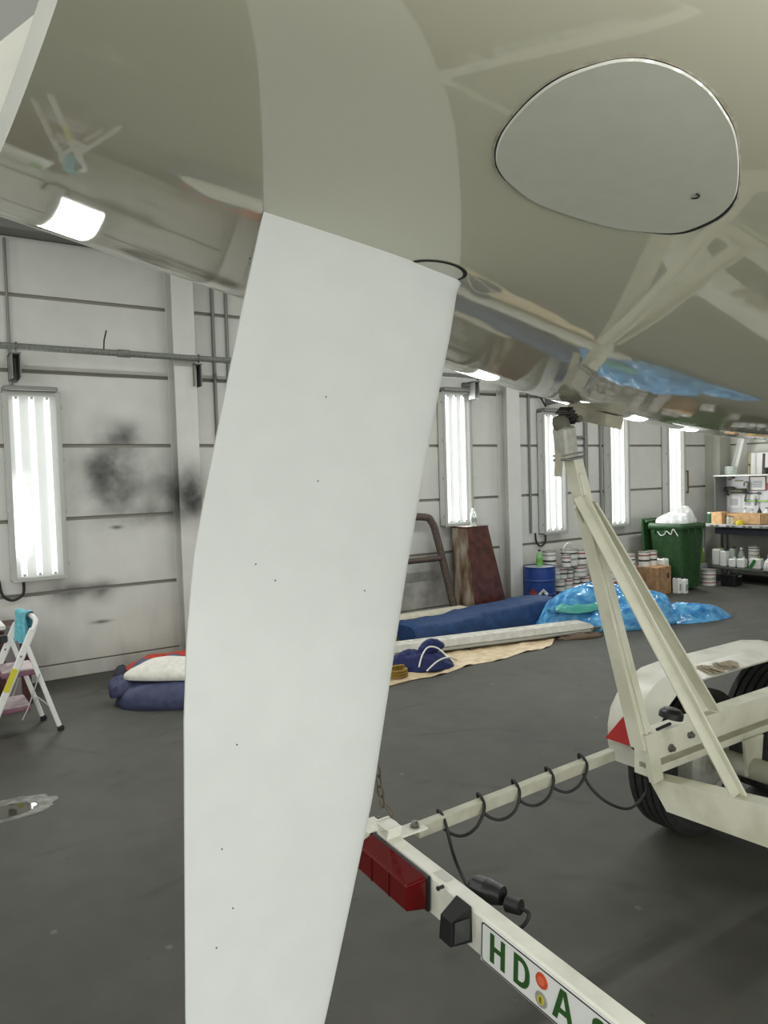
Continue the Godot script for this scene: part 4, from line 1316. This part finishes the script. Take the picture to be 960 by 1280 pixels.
# ------------------------------------------------------------------ drum, tins, boxes and bin along the wall
func tin(p: Vector3, r: float, h: float, label: String, band := "label_dark", stripe := "label_red", handle := false, turn := 0.0) -> void:
	var t := thing("paint_tin", label, "paint can", p, turn, "paint tins stacked along the wall")
	put("body", lathe([[0.0, 0.0], [r * 0.96, 0.0], [r * 0.98, 0.006], [r * 0.98, h - 0.012]], 22), mats["can_white"], t)
	put("lid", lathe([[r, h - 0.014], [r * 1.015, h - 0.008], [r, h], [r * 0.9, h], [r * 0.88, h - 0.006], [0.0, h - 0.006]], 22), mats["can_tin"], t)
	put("label_band", lathe([[r * 0.99, h * 0.34], [r * 0.99, h * 0.46]], 22), mats[band], t)
	put("label_stripe", lathe([[r * 0.99, h * 0.70], [r * 0.99, h * 0.80]], 22), mats[stripe], t)
	if handle:
		var arc := []
		for k in 13: arc.append(Vector3(r * cos(PI * k / 12.0), h - 0.02 + r * 0.9 * sin(PI * k / 12.0), 0.0))
		put("handle", tube(arc, 0.005, 6), mats["white_plastic"], t)

func canister(called: String, p: Vector3, s: Vector3, label: String, m: Material, group := "", cap := "label_dark", turn := 0.0) -> void:
	var t := thing(called, label, "canister", p, turn, group)
	put("body", box(s, minf(s.x, s.z) * 0.14, Vector3(0, s.y / 2, 0)), m, t)
	put("cap", lathe([[s.z * 0.16, 0.0], [s.z * 0.16, 0.025], [0.0, 0.025]], 12, at(Vector3(-s.x * 0.22, s.y, 0))), mats[cap], t)
	put("label_patch", box(Vector3(s.x * 0.7, s.y * 0.45, 0.002), 0.0005, Vector3(0, s.y * 0.42, s.z / 2 + 0.001)), mats["label_grey"], t)

func make_store() -> void:
	# blue drum
	var dm := worn("drum_blue", rgb(22, 52, 116), rgb(32, 66, 134), 0.4, 0.4, 131)
	var d := thing("drum", "blue steel drum with hazard diamonds against the wall", "drum", Vector3(6.50, 0, -6.40))
	var prof := [[0.0, 0.0], [0.188, 0.0], [0.194, 0.01]]
	for y in [0.17, 0.335]:
		prof.append([0.190, y - 0.016]); prof.append([0.197, y - 0.006]); prof.append([0.197, y + 0.006]); prof.append([0.190, y + 0.016])
	prof.append([0.190, 0.482]); prof.append([0.196, 0.488]); prof.append([0.196, 0.50]); prof.append([0.186, 0.50])
	put("shell", lathe(prof, 40), dm, d)
	put("lid", lathe([[0.186, 0.492], [0.0, 0.488]], 40), mat("drum_lid", rgb(168, 172, 172), 0.4), d)
	for q in [[122.0, "white_plastic", 0.19, 0.062], [158.0, "label_red", 0.20, 0.055]]:
		var st := begin()
		st.set_smooth_group(0)
		var vv := func(u: float, w: float) -> Vector3:
			var an := deg_to_rad(q[0]) - u / 0.195
			return Vector3(0.1985 * cos(an), q[2] + w, 0.1985 * sin(an))
		var k: float = q[3]
		for i in 4:
			var w0 := -k + k * i / 2.0
			var w1 := w0 + k / 2.0
			quad(st, vv.call(-(k - absf(w0)), w0), vv.call(k - absf(w0), w0), vv.call(k - absf(w1), w1), vv.call(-(k - absf(w1)), w1))
		var pl := put("hazard_diamond", done(st), mats[q[1]], d)
		if q[1] == "white_plastic":
			var s2 := begin()
			var w2 := func(u: float, w: float) -> Vector3: return vv.call(u, w) * Vector3(1.005, 1, 1.005)
			quad(s2, w2.call(-0.03, -0.018), w2.call(0.022, -0.030), w2.call(0.022, -0.022), w2.call(-0.03, -0.010))
			quad(s2, w2.call(-0.006, -0.012), w2.call(0.004, -0.014), w2.call(0.008, 0.028), w2.call(-0.002, 0.028))
			quad(s2, w2.call(-0.026, 0.012), w2.call(-0.018, 0.018), w2.call(0.004, 0.0), w2.call(-0.002, -0.006))
			put("hazard_symbol", done(s2), mats["black_plastic"], pl)
	bottle("green_bottle", "green tinted bottle standing on the blue drum", Vector3(6.53, 0.492, -6.42), 0.04, 0.2, glass("green_clear", Color(0.55, 0.82, 0.5), 0.5), mats["black_plastic"], mats["green_plastic"])
	# the stack right of the drum: bottom course mostly behind the film
	var c := -6.43
	var stack := [
		[6.92, 0.0, 0.10, 0.16], [7.12, 0.0, 0.085, 0.16], [7.32, 0.0, 0.10, 0.16],
		[6.85, 0.16, 0.085, 0.15], [7.02, 0.16, 0.07, 0.145], [7.16, 0.16, 0.062, 0.15], [7.31, 0.16, 0.085, 0.15],
		[6.82, 0.31, 0.05, 0.14], [6.93, 0.305, 0.06, 0.15], [7.055, 0.305, 0.048, 0.13], [7.22, 0.31, 0.105, 0.14],
		[6.79, 0.45, 0.085, 0.20], [6.90, 0.46, 0.055, 0.15], [7.06, 0.455, 0.105, 0.205], [7.26, 0.455, 0.082, 0.185]]
	var what := ["wide white paint tin at floor level, next to the blue drum", "white paint tin at floor level, second from the blue drum", "wide white paint tin at floor level, third from the blue drum",
		"white tin in the second course up, nearest the blue drum", "white tin in the second course up, second from the drum", "narrow white tin in the second course up, third from the drum", "white tin in the second course up, nearest the trailer post",
		"slim white tin in the third course up, nearest the drum", "white tin with dark band in the third course, second from the drum", "slim grey tin in the third course up, third from the drum", "wide white tin in the third course up, nearest the trailer post",
		"white tin with a red stripe at the back of the top course by the bottle", "small cream tin at the front of the top course by the green bottle", "large white bucket with an arched handle atop the tin stack", "white tin with red stripe atop the stack, nearest the trailer post"]
	for i in stack.size():
		var s = stack[i]
		var zz := c
		if i == 12: zz = c + 0.1
		if i == 11: zz = c - 0.08
		tin(Vector3(s[0], s[1], zz), s[2], s[3], what[i], ["label_dark", "label_grey", "label_dark"][i % 3], ["label_red", "label_dark", "label_red", "label_grey"][i % 4], i == 13)
	# tins behind the brace
	var more := [[7.535, 0.0, -6.40, 0.10, 0.22, "white tin on the floor behind the trailer post, left one of two"], [7.74, 0.0, -6.36, 0.09, 0.24, "white tin on the floor behind the brace, lowest of its pile"], [7.74, 0.24, -6.36, 0.085, 0.20, "white tin in the middle of the pile behind the brace"],
		[7.73, 0.44, -6.36, 0.075, 0.18, "white and black topped tin at the top of the pile behind the brace"], [7.88, 0.0, -6.10, 0.085, 0.17, "striped white tin on the floor left of the brown carton"], [7.86, 0.17, -6.12, 0.08, 0.13, "striped white tin second up, left of the brown carton"],
		[7.87, 0.30, -6.14, 0.075, 0.13, "striped white tin third up, left of the brown carton"], [7.88, 0.43, -6.16, 0.07, 0.12, "white tin topmost of the pile left of the brown carton"]]
	for m in more: tin(Vector3(m[0], m[1], m[2]), m[3], m[4], m[5], "label_dark", "label_red")
	var cb := thing("carton", "brown cardboard carton on the floor left of the green bin", "box", Vector3(8.27, 0, -6.10), 0.12)
	put("body", box(Vector3(0.34, 0.36, 0.32), 0.006, Vector3(0, 0.18, 0)), mats["cardboard"], cb)
	put("flap", box(Vector3(0.33, 0.005, 0.15), 0.001, Vector3(0, 0.363, 0.078)), mats["cardboard_pale"], cb)
	put("flap", box(Vector3(0.33, 0.005, 0.15), 0.001, Vector3(0, 0.363, -0.078)), mats["cardboard_pale"], cb)
	put("printed_mark", box(Vector3(0.05, 0.07, 0.002), 0.0005, Vector3(0.09, 0.24, 0.161)), mats["label_dark"], cb)
	tin(Vector3(8.17, 0.366, -6.16), 0.072, 0.19, "left one of two white tins standing on the brown carton", "label_dark", "label_red")
	tin(Vector3(8.33, 0.366, -6.16), 0.068, 0.19, "right one of two white tins standing on the brown carton", "label_dark", "label_red")
	canister("white_canister", Vector3(8.49, 0.0, -5.90), Vector3(0.06, 0.20, 0.10), "small white canister on the floor between brown carton and green bin", mats["white_plastic"])
	canister("white_canister", Vector3(8.545, 0.0, -5.85), Vector3(0.075, 0.19, 0.11), "small white canister on the floor touching the green bin's foot", mats["white_plastic"])
	canister("tall_canister", Vector3(8.52, 0.0, -6.14), Vector3(0.12, 0.44, 0.14), "tall white canister standing behind the small ones by the green bin", mats["white_plastic"])
	# wheelie bin with its lid thrown back
	var gm := worn("bin_green", rgb(36, 68, 38), rgb(46, 84, 46), 0.5, 0.6, 141)
	var bin := thing("wheelie_bin", "green wheeled rubbish bin overflowing with clear plastic", "bin", Vector3(8.83, 0, -6.13), 0.04)
	var st := begin()
	var r := []
	for q in [[0.42, 0.40, 0.03], [0.425, 0.41, 0.06], [0.52, 0.50, 0.80], [0.53, 0.52, 0.82], [0.56, 0.54, 0.825], [0.57, 0.55, 0.86], [0.56, 0.54, 0.90], [0.50, 0.48, 0.90], [0.48, 0.46, 0.80], [0.38, 0.36, 0.10]]:
		var ring := []
		for p in rounded(q[0], q[1], 0.05, 3): ring.append(Vector3(p.x, q[2], p.y))
		r.append(ring)
	loft(st, r, true, true, 0)
	put("body", done(st), gm, bin)
	put("lid", box(Vector3(0.54, 0.56, 0.035), 0.012, Vector3(-0.02, 0.68, -0.335), Vector3(-0.06, 0, 0)), gm, bin)
	put("hinge_bar", tube([Vector3(-0.25, 0.92, -0.30), Vector3(0.25, 0.92, -0.30)], 0.018, 10), gm, bin)
	for s in [-1.0, 1.0]:
		put("wheel", lathe([[0.0, -0.025], [0.09, -0.025], [0.1, -0.015], [0.1, 0.015], [0.09, 0.025], [0.0, 0.025]], 20, Transform3D(Basis.from_euler(Vector3(0, 0, PI / 2)), Vector3(s * 0.24, 0.10, -0.19))), mats["tyre_rubber"], bin)
	for k in 3:
		put("rib", box(Vector3(0.012, 0.07, 0.02), 0.003, Vector3(-0.16 + k * 0.16, 0.79, 0.262)), gm, bin)
		put("rib", box(Vector3(0.02, 0.07, 0.012), 0.003, Vector3(-0.268, 0.79, -0.16 + k * 0.16)), gm, bin)
	put("white_scrawl", tube(curve([Vector3(-0.285, 0.79, -0.10), Vector3(-0.278, 0.74, -0.06), Vector3(-0.28, 0.76, 0.0), Vector3(-0.282, 0.80, 0.03), Vector3(-0.277, 0.76, 0.09), Vector3(-0.285, 0.83, 0.13), Vector3(-0.272, 0.74, 0.19)]), 0.006, 6), mats["white_plastic"], bin)
	var bagm := mat("clear_film", rgb(214, 218, 216), 0.22)
	add_bump(bagm, 0.015, 0.35, 145)
	var pb := thing("plastic_bag", "crumpled clear plastic bag heaped on top of the green bin", "plastic bag", Vector3(8.83, 0.86, -6.13), 0.3)
	put("bag", heap(0.56, 0.50, 0.17, 0.08, 5.0, 83, 34, 110, 3.4, 0.35, 2, 1.0, true), bagm, pb)
	put("bag_fold", heap(0.34, 0.36, 0.24, 0.08, 5.0, 85, 30, 90, 3.0, 0.35, 2, 1.0, true), bagm, pb, at(Vector3(0.08, 0.0, 0.04), Vector3(0, 0.5, 0)))

# ------------------------------------------------------------------ workbench in the corner
func make_bench() -> void:
	var X := 9.72
	var gm := mat("bench_grey", rgb(112, 114, 112), 0.5)
	var b := thing("workbench", "grey metal workbench with a tool board, upper shelf and lower shelf", "workbench", Vector3(0, 0, 0))
	var z0 := -6.42
	var z1 := -4.30
	var zc := (z0 + z1) / 2
	var zl := z1 - z0
	var top := put("worktop", box(Vector3(0.70, 0.035, zl), 0.004, Vector3(10.10, 0.80, zc)), worn("worktop_scuffed", rgb(150, 150, 148), rgb(196, 196, 192), 0.5, 0.4, 151), b)
	var es := begin()
	for k in 26:
		if k % 3 == 1: continue
		rbox(es, at(Vector3(9.747, 0.80, z0 + 0.06 + k * 0.08)), Vector3(0.004, 0.024, 0.05), 0.0005)
	var edge := put("worn_edge", done(es), mat("edge_print", rgb(92, 94, 98), 0.6), top)
	edge.set_meta("kind", "stuff")
	put("drawer_rail", box(Vector3(0.04, 0.09, zl - 0.25), 0.004, Vector3(9.86, 0.72, zc + 0.08)), mat("rail_dark", rgb(28, 36, 48), 0.5), b)
	put("lower_shelf", box(Vector3(0.62, 0.03, zl - 0.1), 0.004, Vector3(10.08, 0.20, zc)), mat("shelf_dark", rgb(74, 76, 72), 0.6), b)
	put("upper_shelf", box(Vector3(0.40, 0.022, zl), 0.003, Vector3(10.34, 1.50, zc)), mats["white_metal"], b)
	put("tool_board", box(Vector3(0.02, 0.66, zl), 0.002, Vector3(10.46, 1.155, zc)), mat("board_white_steel", rgb(206, 207, 210), 0.5), b)
	put("side_panel", box(Vector3(0.36, 0.70, 0.02), 0.003, Vector3(10.34, 1.15, z0 + 0.01)), gm, b)
	put("back_panel", box(Vector3(0.015, 0.60, zl), 0.002, Vector3(10.40, 0.50, zc)), mat("panel_grey", rgb(150, 148, 142), 0.6), b)
	for e in [[9.80, z0 + 0.05], [10.36, z0 + 0.05], [9.80, z1 - 0.05], [10.36, z1 - 0.05]]:
		put("leg", box(Vector3(0.045, 0.785, 0.045), 0.004, Vector3(e[0], 0.392, e[1])), gm, b)
	# papers and labels fixed to the board
	for q in [[1.115, -6.28, 0.20, 0.21, "white printed sheet at the board's corner under the power drill"], [1.115, -6.07, 0.20, 0.18, "white printed sheet on the board beside the clamp"]]:
		sheet(q)
	sheet([1.375, -5.92, 0.20, 0.24, "white notice with a grey block in the brown frame on the board"], true)
	for q in [[1.44, -6.34, 0.02, 0.08, "small olive label strip under the upper shelf end"], [1.42, -6.20, 0.022, 0.13, "longer olive label strip under the upper shelf"]]:
		var o := thing("label_strip", q[4], "label", Vector3(10.447, q[0] - q[2] / 2, q[1]))
		put("strip", box(Vector3(0.004, q[2], q[3]), 0.0005, Vector3(0, q[2] / 2, 0)), mat("olive_label", rgb(142, 140, 108), 0.7), o)
	# tools hung on the board
	var t := thing("power_drill", "dark grey power drill hung at the left of the tool board", "drill", Vector3(10.40, 1.25, -6.31), PI / 2)
	put("motor", lathe([[0.0, -0.08], [0.03, -0.08], [0.034, -0.04], [0.034, 0.05], [0.018, 0.08], [0.0, 0.085]], 14, Transform3D(Basis.from_euler(Vector3(0, 0, PI / 2)), Vector3(0, 0.05, 0))), mats["label_dark"], t)
	put("grip", box(Vector3(0.035, 0.09, 0.035), 0.008, Vector3(0.03, 0.0, 0), Vector3(0, 0, 0.2)), mats["black_plastic"], t)
	t = thing("polisher", "olive and black machine tool lying across hooks on the tool board", "power tool", Vector3(10.38, 1.22, -6.20), PI / 2)
	put("body", box(Vector3(0.24, 0.07, 0.07), 0.02, Vector3(0, 0.05, 0)), mat("tool_olive", rgb(62, 66, 42), 0.5), t)
	put("grip", box(Vector3(0.08, 0.075, 0.05), 0.015, Vector3(-0.10, 0.05, 0.012)), mats["black_plastic"], t)
	put("head", lathe([[0.0, -0.035], [0.04, -0.035], [0.045, 0.0], [0.03, 0.04], [0.0, 0.045]], 14, at(Vector3(0.09, 0.05, 0.02))), mats["label_grey"], t)
	t = thing("clamp", "black screw clamp hanging at the end of the olive machine tool", "clamp", Vector3(10.40, 1.12, -6.05), PI / 2)
	put("bar", bar(Vector3(0.04, 0.0, 0), Vector3(-0.02, 0.26, 0), 0.014, 0.026, Vector3.RIGHT), mats["black_plastic"], t)
	put("jaw", tube(curve([Vector3(-0.02, 0.25, 0), Vector3(0.0, 0.28, 0), Vector3(0.04, 0.27, 0), Vector3(0.05, 0.22, 0)]), 0.013, 8), mats["bolt_steel"], t)
	t = thing("spanner", "long dark spanner hung level under the brown framed notice", "spanner", Vector3(10.43, 1.235, -6.0), PI / 2)
	put("shaft", box(Vector3(0.20, 0.016, 0.012), 0.004), mats["label_dark"], t)
	put("jaw", lathe([[0.012, -0.006], [0.022, -0.006], [0.022, 0.006], [0.012, 0.006], [0.012, -0.006]], 12, Transform3D(Basis.from_euler(Vector3(PI / 2, 0, 0)), Vector3(-0.11, 0, 0))), mats["label_dark"], t)
	t = thing("spirit_level", "light green level rail on the tool board", "ruler", Vector3(10.43, 1.125, -5.94), PI / 2)
	put("rail", box(Vector3(0.34, 0.022, 0.018), 0.003), mat("level_green", rgb(148, 190, 96), 0.5), t)
	put("vial", box(Vector3(0.05, 0.016, 0.02), 0.003, Vector3(0.03, 0.002, 0.002)), mats["label_grey"], t)
	t = thing("grey_file", "grey handled scraper hung upright across the green level rail", "scraper", Vector3(10.41, 1.06, -5.93), PI / 2)
	put("handle", box(Vector3(0.03, 0.10, 0.025), 0.008, Vector3(0, 0.05, 0)), mat("tool_grey", rgb(98, 104, 104), 0.5), t)
	put("blade", box(Vector3(0.022, 0.05, 0.004), 0.001, Vector3(0, 0.12, 0)), mats["bolt_steel"], t)
	t = thing("red_tool", "red plastic tool on the board at the right of the framed notice", "tool", Vector3(10.41, 1.28, -5.72), PI / 2)
	put("body", box(Vector3(0.09, 0.10, 0.05), 0.012, Vector3(0, 0.05, 0)), mat("tool_red", rgb(164, 34, 36), 0.4), t)
	put("tip", box(Vector3(0.02, 0.03, 0.02), 0.004, Vector3(-0.05, 0.03, 0)), mats["black_plastic"], t)
	# on the worktop
	var cb := thing("open_carton", "long shallow open cardboard tray on the worktop", "box", Vector3(10.02, 0.818, -5.83), PI / 2)
	var st := begin()
	rbox(st, at(Vector3(0, 0.004, 0)), Vector3(0.5, 0.008, 0.22), 0.001)
	for s in [-1.0, 1.0]:
		rbox(st, at(Vector3(0, 0.075, s * 0.107)), Vector3(0.5, 0.15, 0.006), 0.001)
		rbox(st, at(Vector3(s * 0.247, 0.075, 0)), Vector3(0.006, 0.15, 0.22), 0.001)
	put("tray", done(st), mats["cardboard_pale"], cb)
	cb = thing("small_carton", "pale cardboard box on the worktop at the left of the open tray", "box", Vector3(9.93, 0.818, -6.18), PI / 2)
	put("body", box(Vector3(0.16, 0.165, 0.2), 0.004, Vector3(0, 0.083, 0)), mats["cardboard_pale"], cb)
	put("flap", box(Vector3(0.15, 0.004, 0.1), 0.001, Vector3(0, 0.168, 0.045)), mats["cardboard"], cb)
	jar("green_jar", "dark green glass jar on the worktop beside the clear bag", Vector3(9.93, 0.818, -6.34), 0.045, 0.16, glass("jar_green", Color(0.25, 0.45, 0.32), 0.6), mats["white_plastic"])
	jar("glass_jar", "clear glass jar in front of the open cardboard tray", Vector3(9.82, 0.818, -5.97), 0.045, 0.12, glass("clear_plastic", Color(0.86, 0.92, 0.88), 0.35), mats["bolt_steel"])
	var yc := thing("yellow_cloth", "crumpled yellow rag in front of the open cardboard tray", "cloth", Vector3(9.83, 0.818, -5.83), 0.4)
	put("rag", heap(0.14, 0.11, 0.07, 0.03, 9.0, 93, 16, 44, 2.4, 0.5, 2, 1.0, true), mat("rag_yellow", rgb(206, 190, 40), 0.8), yc)
	for i in 5:
		var h: float = [0.22, 0.20, 0.24, 0.23, 0.18][i]
		var bt := bottle("tube_bottle", ["white bottle behind the tray, nearest the small carton", "white bottle behind the tray, second from the small carton", "black bottle behind the middle of the tray", "white wide bottle behind the tray's right half", "black squat bottle at the right end of the tray"][i], Vector3(10.22, 0.818, -5.98 + i * 0.105), [0.03, 0.028, 0.034, 0.05, 0.05][i], h, mats["white_plastic"] if i in [0, 1, 3] else mats["black_plastic"], mats["label_grey"], mats["label_grey"], "bottles behind the tray")
	# on the upper shelf
	jar("storage_jar", "wide clear jar on the left end of the upper shelf", Vector3(10.36, 1.511, -6.28), 0.085, 0.12, glass("clear_plastic", Color(0.86, 0.92, 0.88), 0.35), mats["white_plastic"])
	jar("black_tin", "black tin on the upper shelf near the dark stick", Vector3(10.30, 1.511, -5.72), 0.04, 0.09, mats["black_plastic"], mats["label_dark"])
	t = thing("bamboo_stick", "yellowish stick standing on the upper shelf against the panel", "stick", Vector3(10.43, 1.511, -6.04))
	put("stick", tube([Vector3(0, 0, 0), Vector3(0.03, 0.30, 0)], 0.012, 8), mat("bamboo", rgb(168, 160, 110), 0.6), t)
	put("stick_band", tube([Vector3(0.012, 0.12, 0), Vector3(0.015, 0.15, 0)], 0.014, 8), mats["dark_wood"], t)
	t = thing("dark_stick", "dark wooden batten standing on the upper shelf against the white panel", "stick", Vector3(10.43, 1.511, -5.83))
	put("batten", box(Vector3(0.02, 0.29, 0.032), 0.003, Vector3(0.015, 0.145, 0), Vector3(0, 0, -0.08)), mats["dark_wood"], t)
	put("batten_tip", box(Vector3(0.022, 0.02, 0.034), 0.003, Vector3(0.028, 0.282, 0), Vector3(0, 0, -0.08)), mats["label_dark"], t)
	t = thing("leaning_board", "white board leaning on the wall behind the two sticks", "board", Vector3(10.52, 1.511, -5.92))
	put("panel", box(Vector3(0.02, 0.31, 0.30), 0.003, Vector3(0.02, 0.155, 0), Vector3(0, 0, -0.06)), mats["paper"], t)
	put("panel_edge", box(Vector3(0.022, 0.012, 0.31), 0.002, Vector3(0.03, 0.315, 0), Vector3(0, 0, -0.06)), mats["label_grey"], t)
	t = thing("roof_strut", "slanting white steel strut rising behind the upper shelf to the roof", "strut", Vector3(10.50, 1.45, -6.30))
	st = begin()
	add_bar(st, Vector3(0, 0, 0.0), Vector3(0, 1.9, 0.50), 0.10, 0.06, Vector3(0, 0, 1), 0.004)
	put("strut_web", done(st), mats["white_metal"], t)
	put("strut_flange", bar(Vector3(-0.045, 0, -0.045), Vector3(-0.045, 1.9, 0.455), 0.02, 0.05, Vector3(0, 0, 1), 0.003), mats["fitting_grey"], t)
	# lower shelf
	var S := 0.215
	canister("shelf_canister", Vector3(9.93, S, -6.22), Vector3(0.13, 0.24, 0.14), "white canister with green patch on the lower shelf beside the green sack", mats["white_plastic"], "canisters on the lower shelf", "green_plastic", PI / 2)
	canister("shelf_canister", Vector3(9.88, S, -6.09), Vector3(0.09, 0.22, 0.11), "narrow white canister on the lower shelf, second from the green sack", mats["white_plastic"], "canisters on the lower shelf", "label_dark", PI / 2)
	canister("shelf_canister", Vector3(9.98, S, -6.02), Vector3(0.07, 0.25, 0.10), "grey green canister on the lower shelf behind the narrow white one", mat("canister_sage", rgb(172, 184, 170), 0.4), "canisters on the lower shelf", "label_dark", PI / 2)
	canister("shelf_canister", Vector3(9.86, S, -5.95), Vector3(0.10, 0.12, 0.10), "low white canister on the lower shelf in front of the sprayer", mats["white_plastic"], "canisters on the lower shelf", "white_plastic", PI / 2)
	canister("shelf_canister", Vector3(9.86, S, -5.82), Vector3(0.11, 0.13, 0.10), "low white canister on the lower shelf in front of the stacked buckets", mats["white_plastic"], "canisters on the lower shelf", "white_plastic", PI / 2)
	canister("shelf_canister", Vector3(9.87, S, -5.62), Vector3(0.16, 0.15, 0.11), "white carton with a green slash on the lower shelf", mats["white_plastic"], "canisters on the lower shelf", "green_plastic", PI / 2)
	var gsl := thing("green_wedge", "bright green angled card in front of the white carton", "card", Vector3(9.80, S, -5.63), PI / 2)
	put("card", bar(Vector3(-0.03, 0.13, 0), Vector3(0.05, 0.004, 0), 0.045, 0.006, Vector3(0, 0, 1)), mat("card_green", rgb(40, 112, 48), 0.5), gsl)
	bottle("sprayer", "grey trigger sprayer on the lower shelf behind the low canisters", Vector3(9.98, S, -5.90), 0.045, 0.27, mat("sprayer_grey", rgb(150, 154, 150), 0.4), mats["white_plastic"], mats["label_grey"])
	tin(Vector3(10.02, S, -5.74), 0.075, 0.18, "lower one of two stacked white buckets on the lower shelf", "label_grey", "label_grey")
	tin(Vector3(10.02, S + 0.18, -5.74), 0.07, 0.12, "upper one of two stacked white buckets on the lower shelf", "label_grey", "label_dark")
	tin(Vector3(10.08, S, -5.50), 0.075, 0.20, "blue grey tin on the lower shelf behind the white carton", "label_grey", "label_dark")
	var cbag := thing("clear_bag", "clear plastic bag of parts at the right on the lower shelf", "plastic bag", Vector3(9.85, S, -5.40), 0.0)
	put("bag", heap(0.22, 0.16, 0.16, 0.05, 7.0, 97, 18, 48), mats["clear_film"], cbag)
	tin(Vector3(10.02, S, -5.30), 0.05, 0.24, "slim white tin at the right end of the lower shelf", "label_dark", "label_grey")
	# sacks and buckets on the floor at the bench end
	var gs := thing("green_sack", "bright green sack at the bench end beside the green bin", "sack", Vector3(9.62, 0.27, -6.36), 0.2)
	put("sack", heap(0.26, 0.18, 0.26, 0.06, 5.0, 99, 20, 50), mat("sack_green", rgb(104, 140, 34), 0.6), gs)
	put("white_tag", box(Vector3(0.03, 0.12, 0.004), 0.001, Vector3(0.10, 0.14, 0.06)), mats["paper"], gs)
	jar("grey_bucket", "grey plastic bucket on the floor under the green sack", Vector3(9.62, 0.0, -6.34), 0.13, 0.27, mat("bucket_grey", rgb(120, 128, 124), 0.5), mats["label_grey"])
	bottle("white_bottle", "white lobed bottle beside the green bin's right edge", Vector3(9.36, 0.0, -6.30), 0.05, 0.50, mats["white_plastic"], mats["white_plastic"], mats["label_grey"])
	for k in 2:
		tin(Vector3(9.40, k * 0.11, -6.04), 0.10, 0.11, ["low white tin with red stripe on the floor right of the green bin", "white tin with red stripe atop the low tin right of the green bin"][k], "label_red", "label_grey")
	var bb := thing("black_tub", "small black plastic tub on the floor in front of the bench", "tub", Vector3(9.56, 0, -5.80), 0.1)
	st = begin()
	r_ring(st, [[0.22, 0.20, 0.0], [0.25, 0.23, 0.15], [0.27, 0.25, 0.152], [0.27, 0.25, 0.165], [0.24, 0.22, 0.165], [0.21, 0.19, 0.02]])
	put("tub", done(st), mats["black_plastic"], bb)
	put("rim_label", box(Vector3(0.1, 0.02, 0.003), 0.0005, Vector3(0, 0.14, 0.118)), mats["label_grey"], bb)

func r_ring(st: SurfaceTool, list: Array) -> void:
	var r := []
	for q in list:
		var ring := []
		for p in rounded(q[0], q[1], 0.03, 3): ring.append(Vector3(p.x, q[2], p.y))
		r.append(ring)
	loft(st, r, true, true, -1)

func jar(called: String, label: String, p: Vector3, r: float, h: float, m: Material, lid: Material) -> void:
	var t := thing(called, label, "jar" if called.contains("jar") else ("bucket" if called.contains("bucket") else "tin"), p)
	put("body", lathe([[0.0, 0.0], [r * 0.92, 0.0], [r, h * 0.08], [r, h * 0.82], [r * 0.85, h * 0.9], [r * 0.85, h * 0.93]], 20), m, t)
	put("lid", lathe([[r * 0.9, h * 0.9], [r * 0.9, h], [0.0, h]], 20), lid, t)

func sheet(q: Array, framed := false) -> void:
	var t := thing("notice_sheet", q[4], "paper", Vector3(10.447, q[0] - q[2] / 2, q[1]), PI / 2, "")
	t.rotation.y = -PI / 2
	put("paper", box(Vector3(q[3], q[2], 0.003), 0.0005, Vector3(0, q[2] / 2, 0)), mats["paper"], t)
	var st := begin()
	for k in 5: rbox(st, at(Vector3(0, q[2] * (0.25 + 0.1 * k), 0.002)), Vector3(q[3] * 0.55, q[2] * 0.06, 0.001), 0.0002)
	put("printed_block", done(st), mats["paper_grey"], t)
	if framed:
		st = begin()
		for s in [-1.0, 1.0]:
			rbox(st, at(Vector3(s * q[3] / 2, q[2] / 2, 0.004)), Vector3(0.014, q[2] + 0.014, 0.012), 0.002)
			rbox(st, at(Vector3(0, q[2] / 2 + s * q[2] / 2, 0.004)), Vector3(q[3], 0.014, 0.012), 0.002)
		put("frame", done(st), mats["frame_wood"], t)
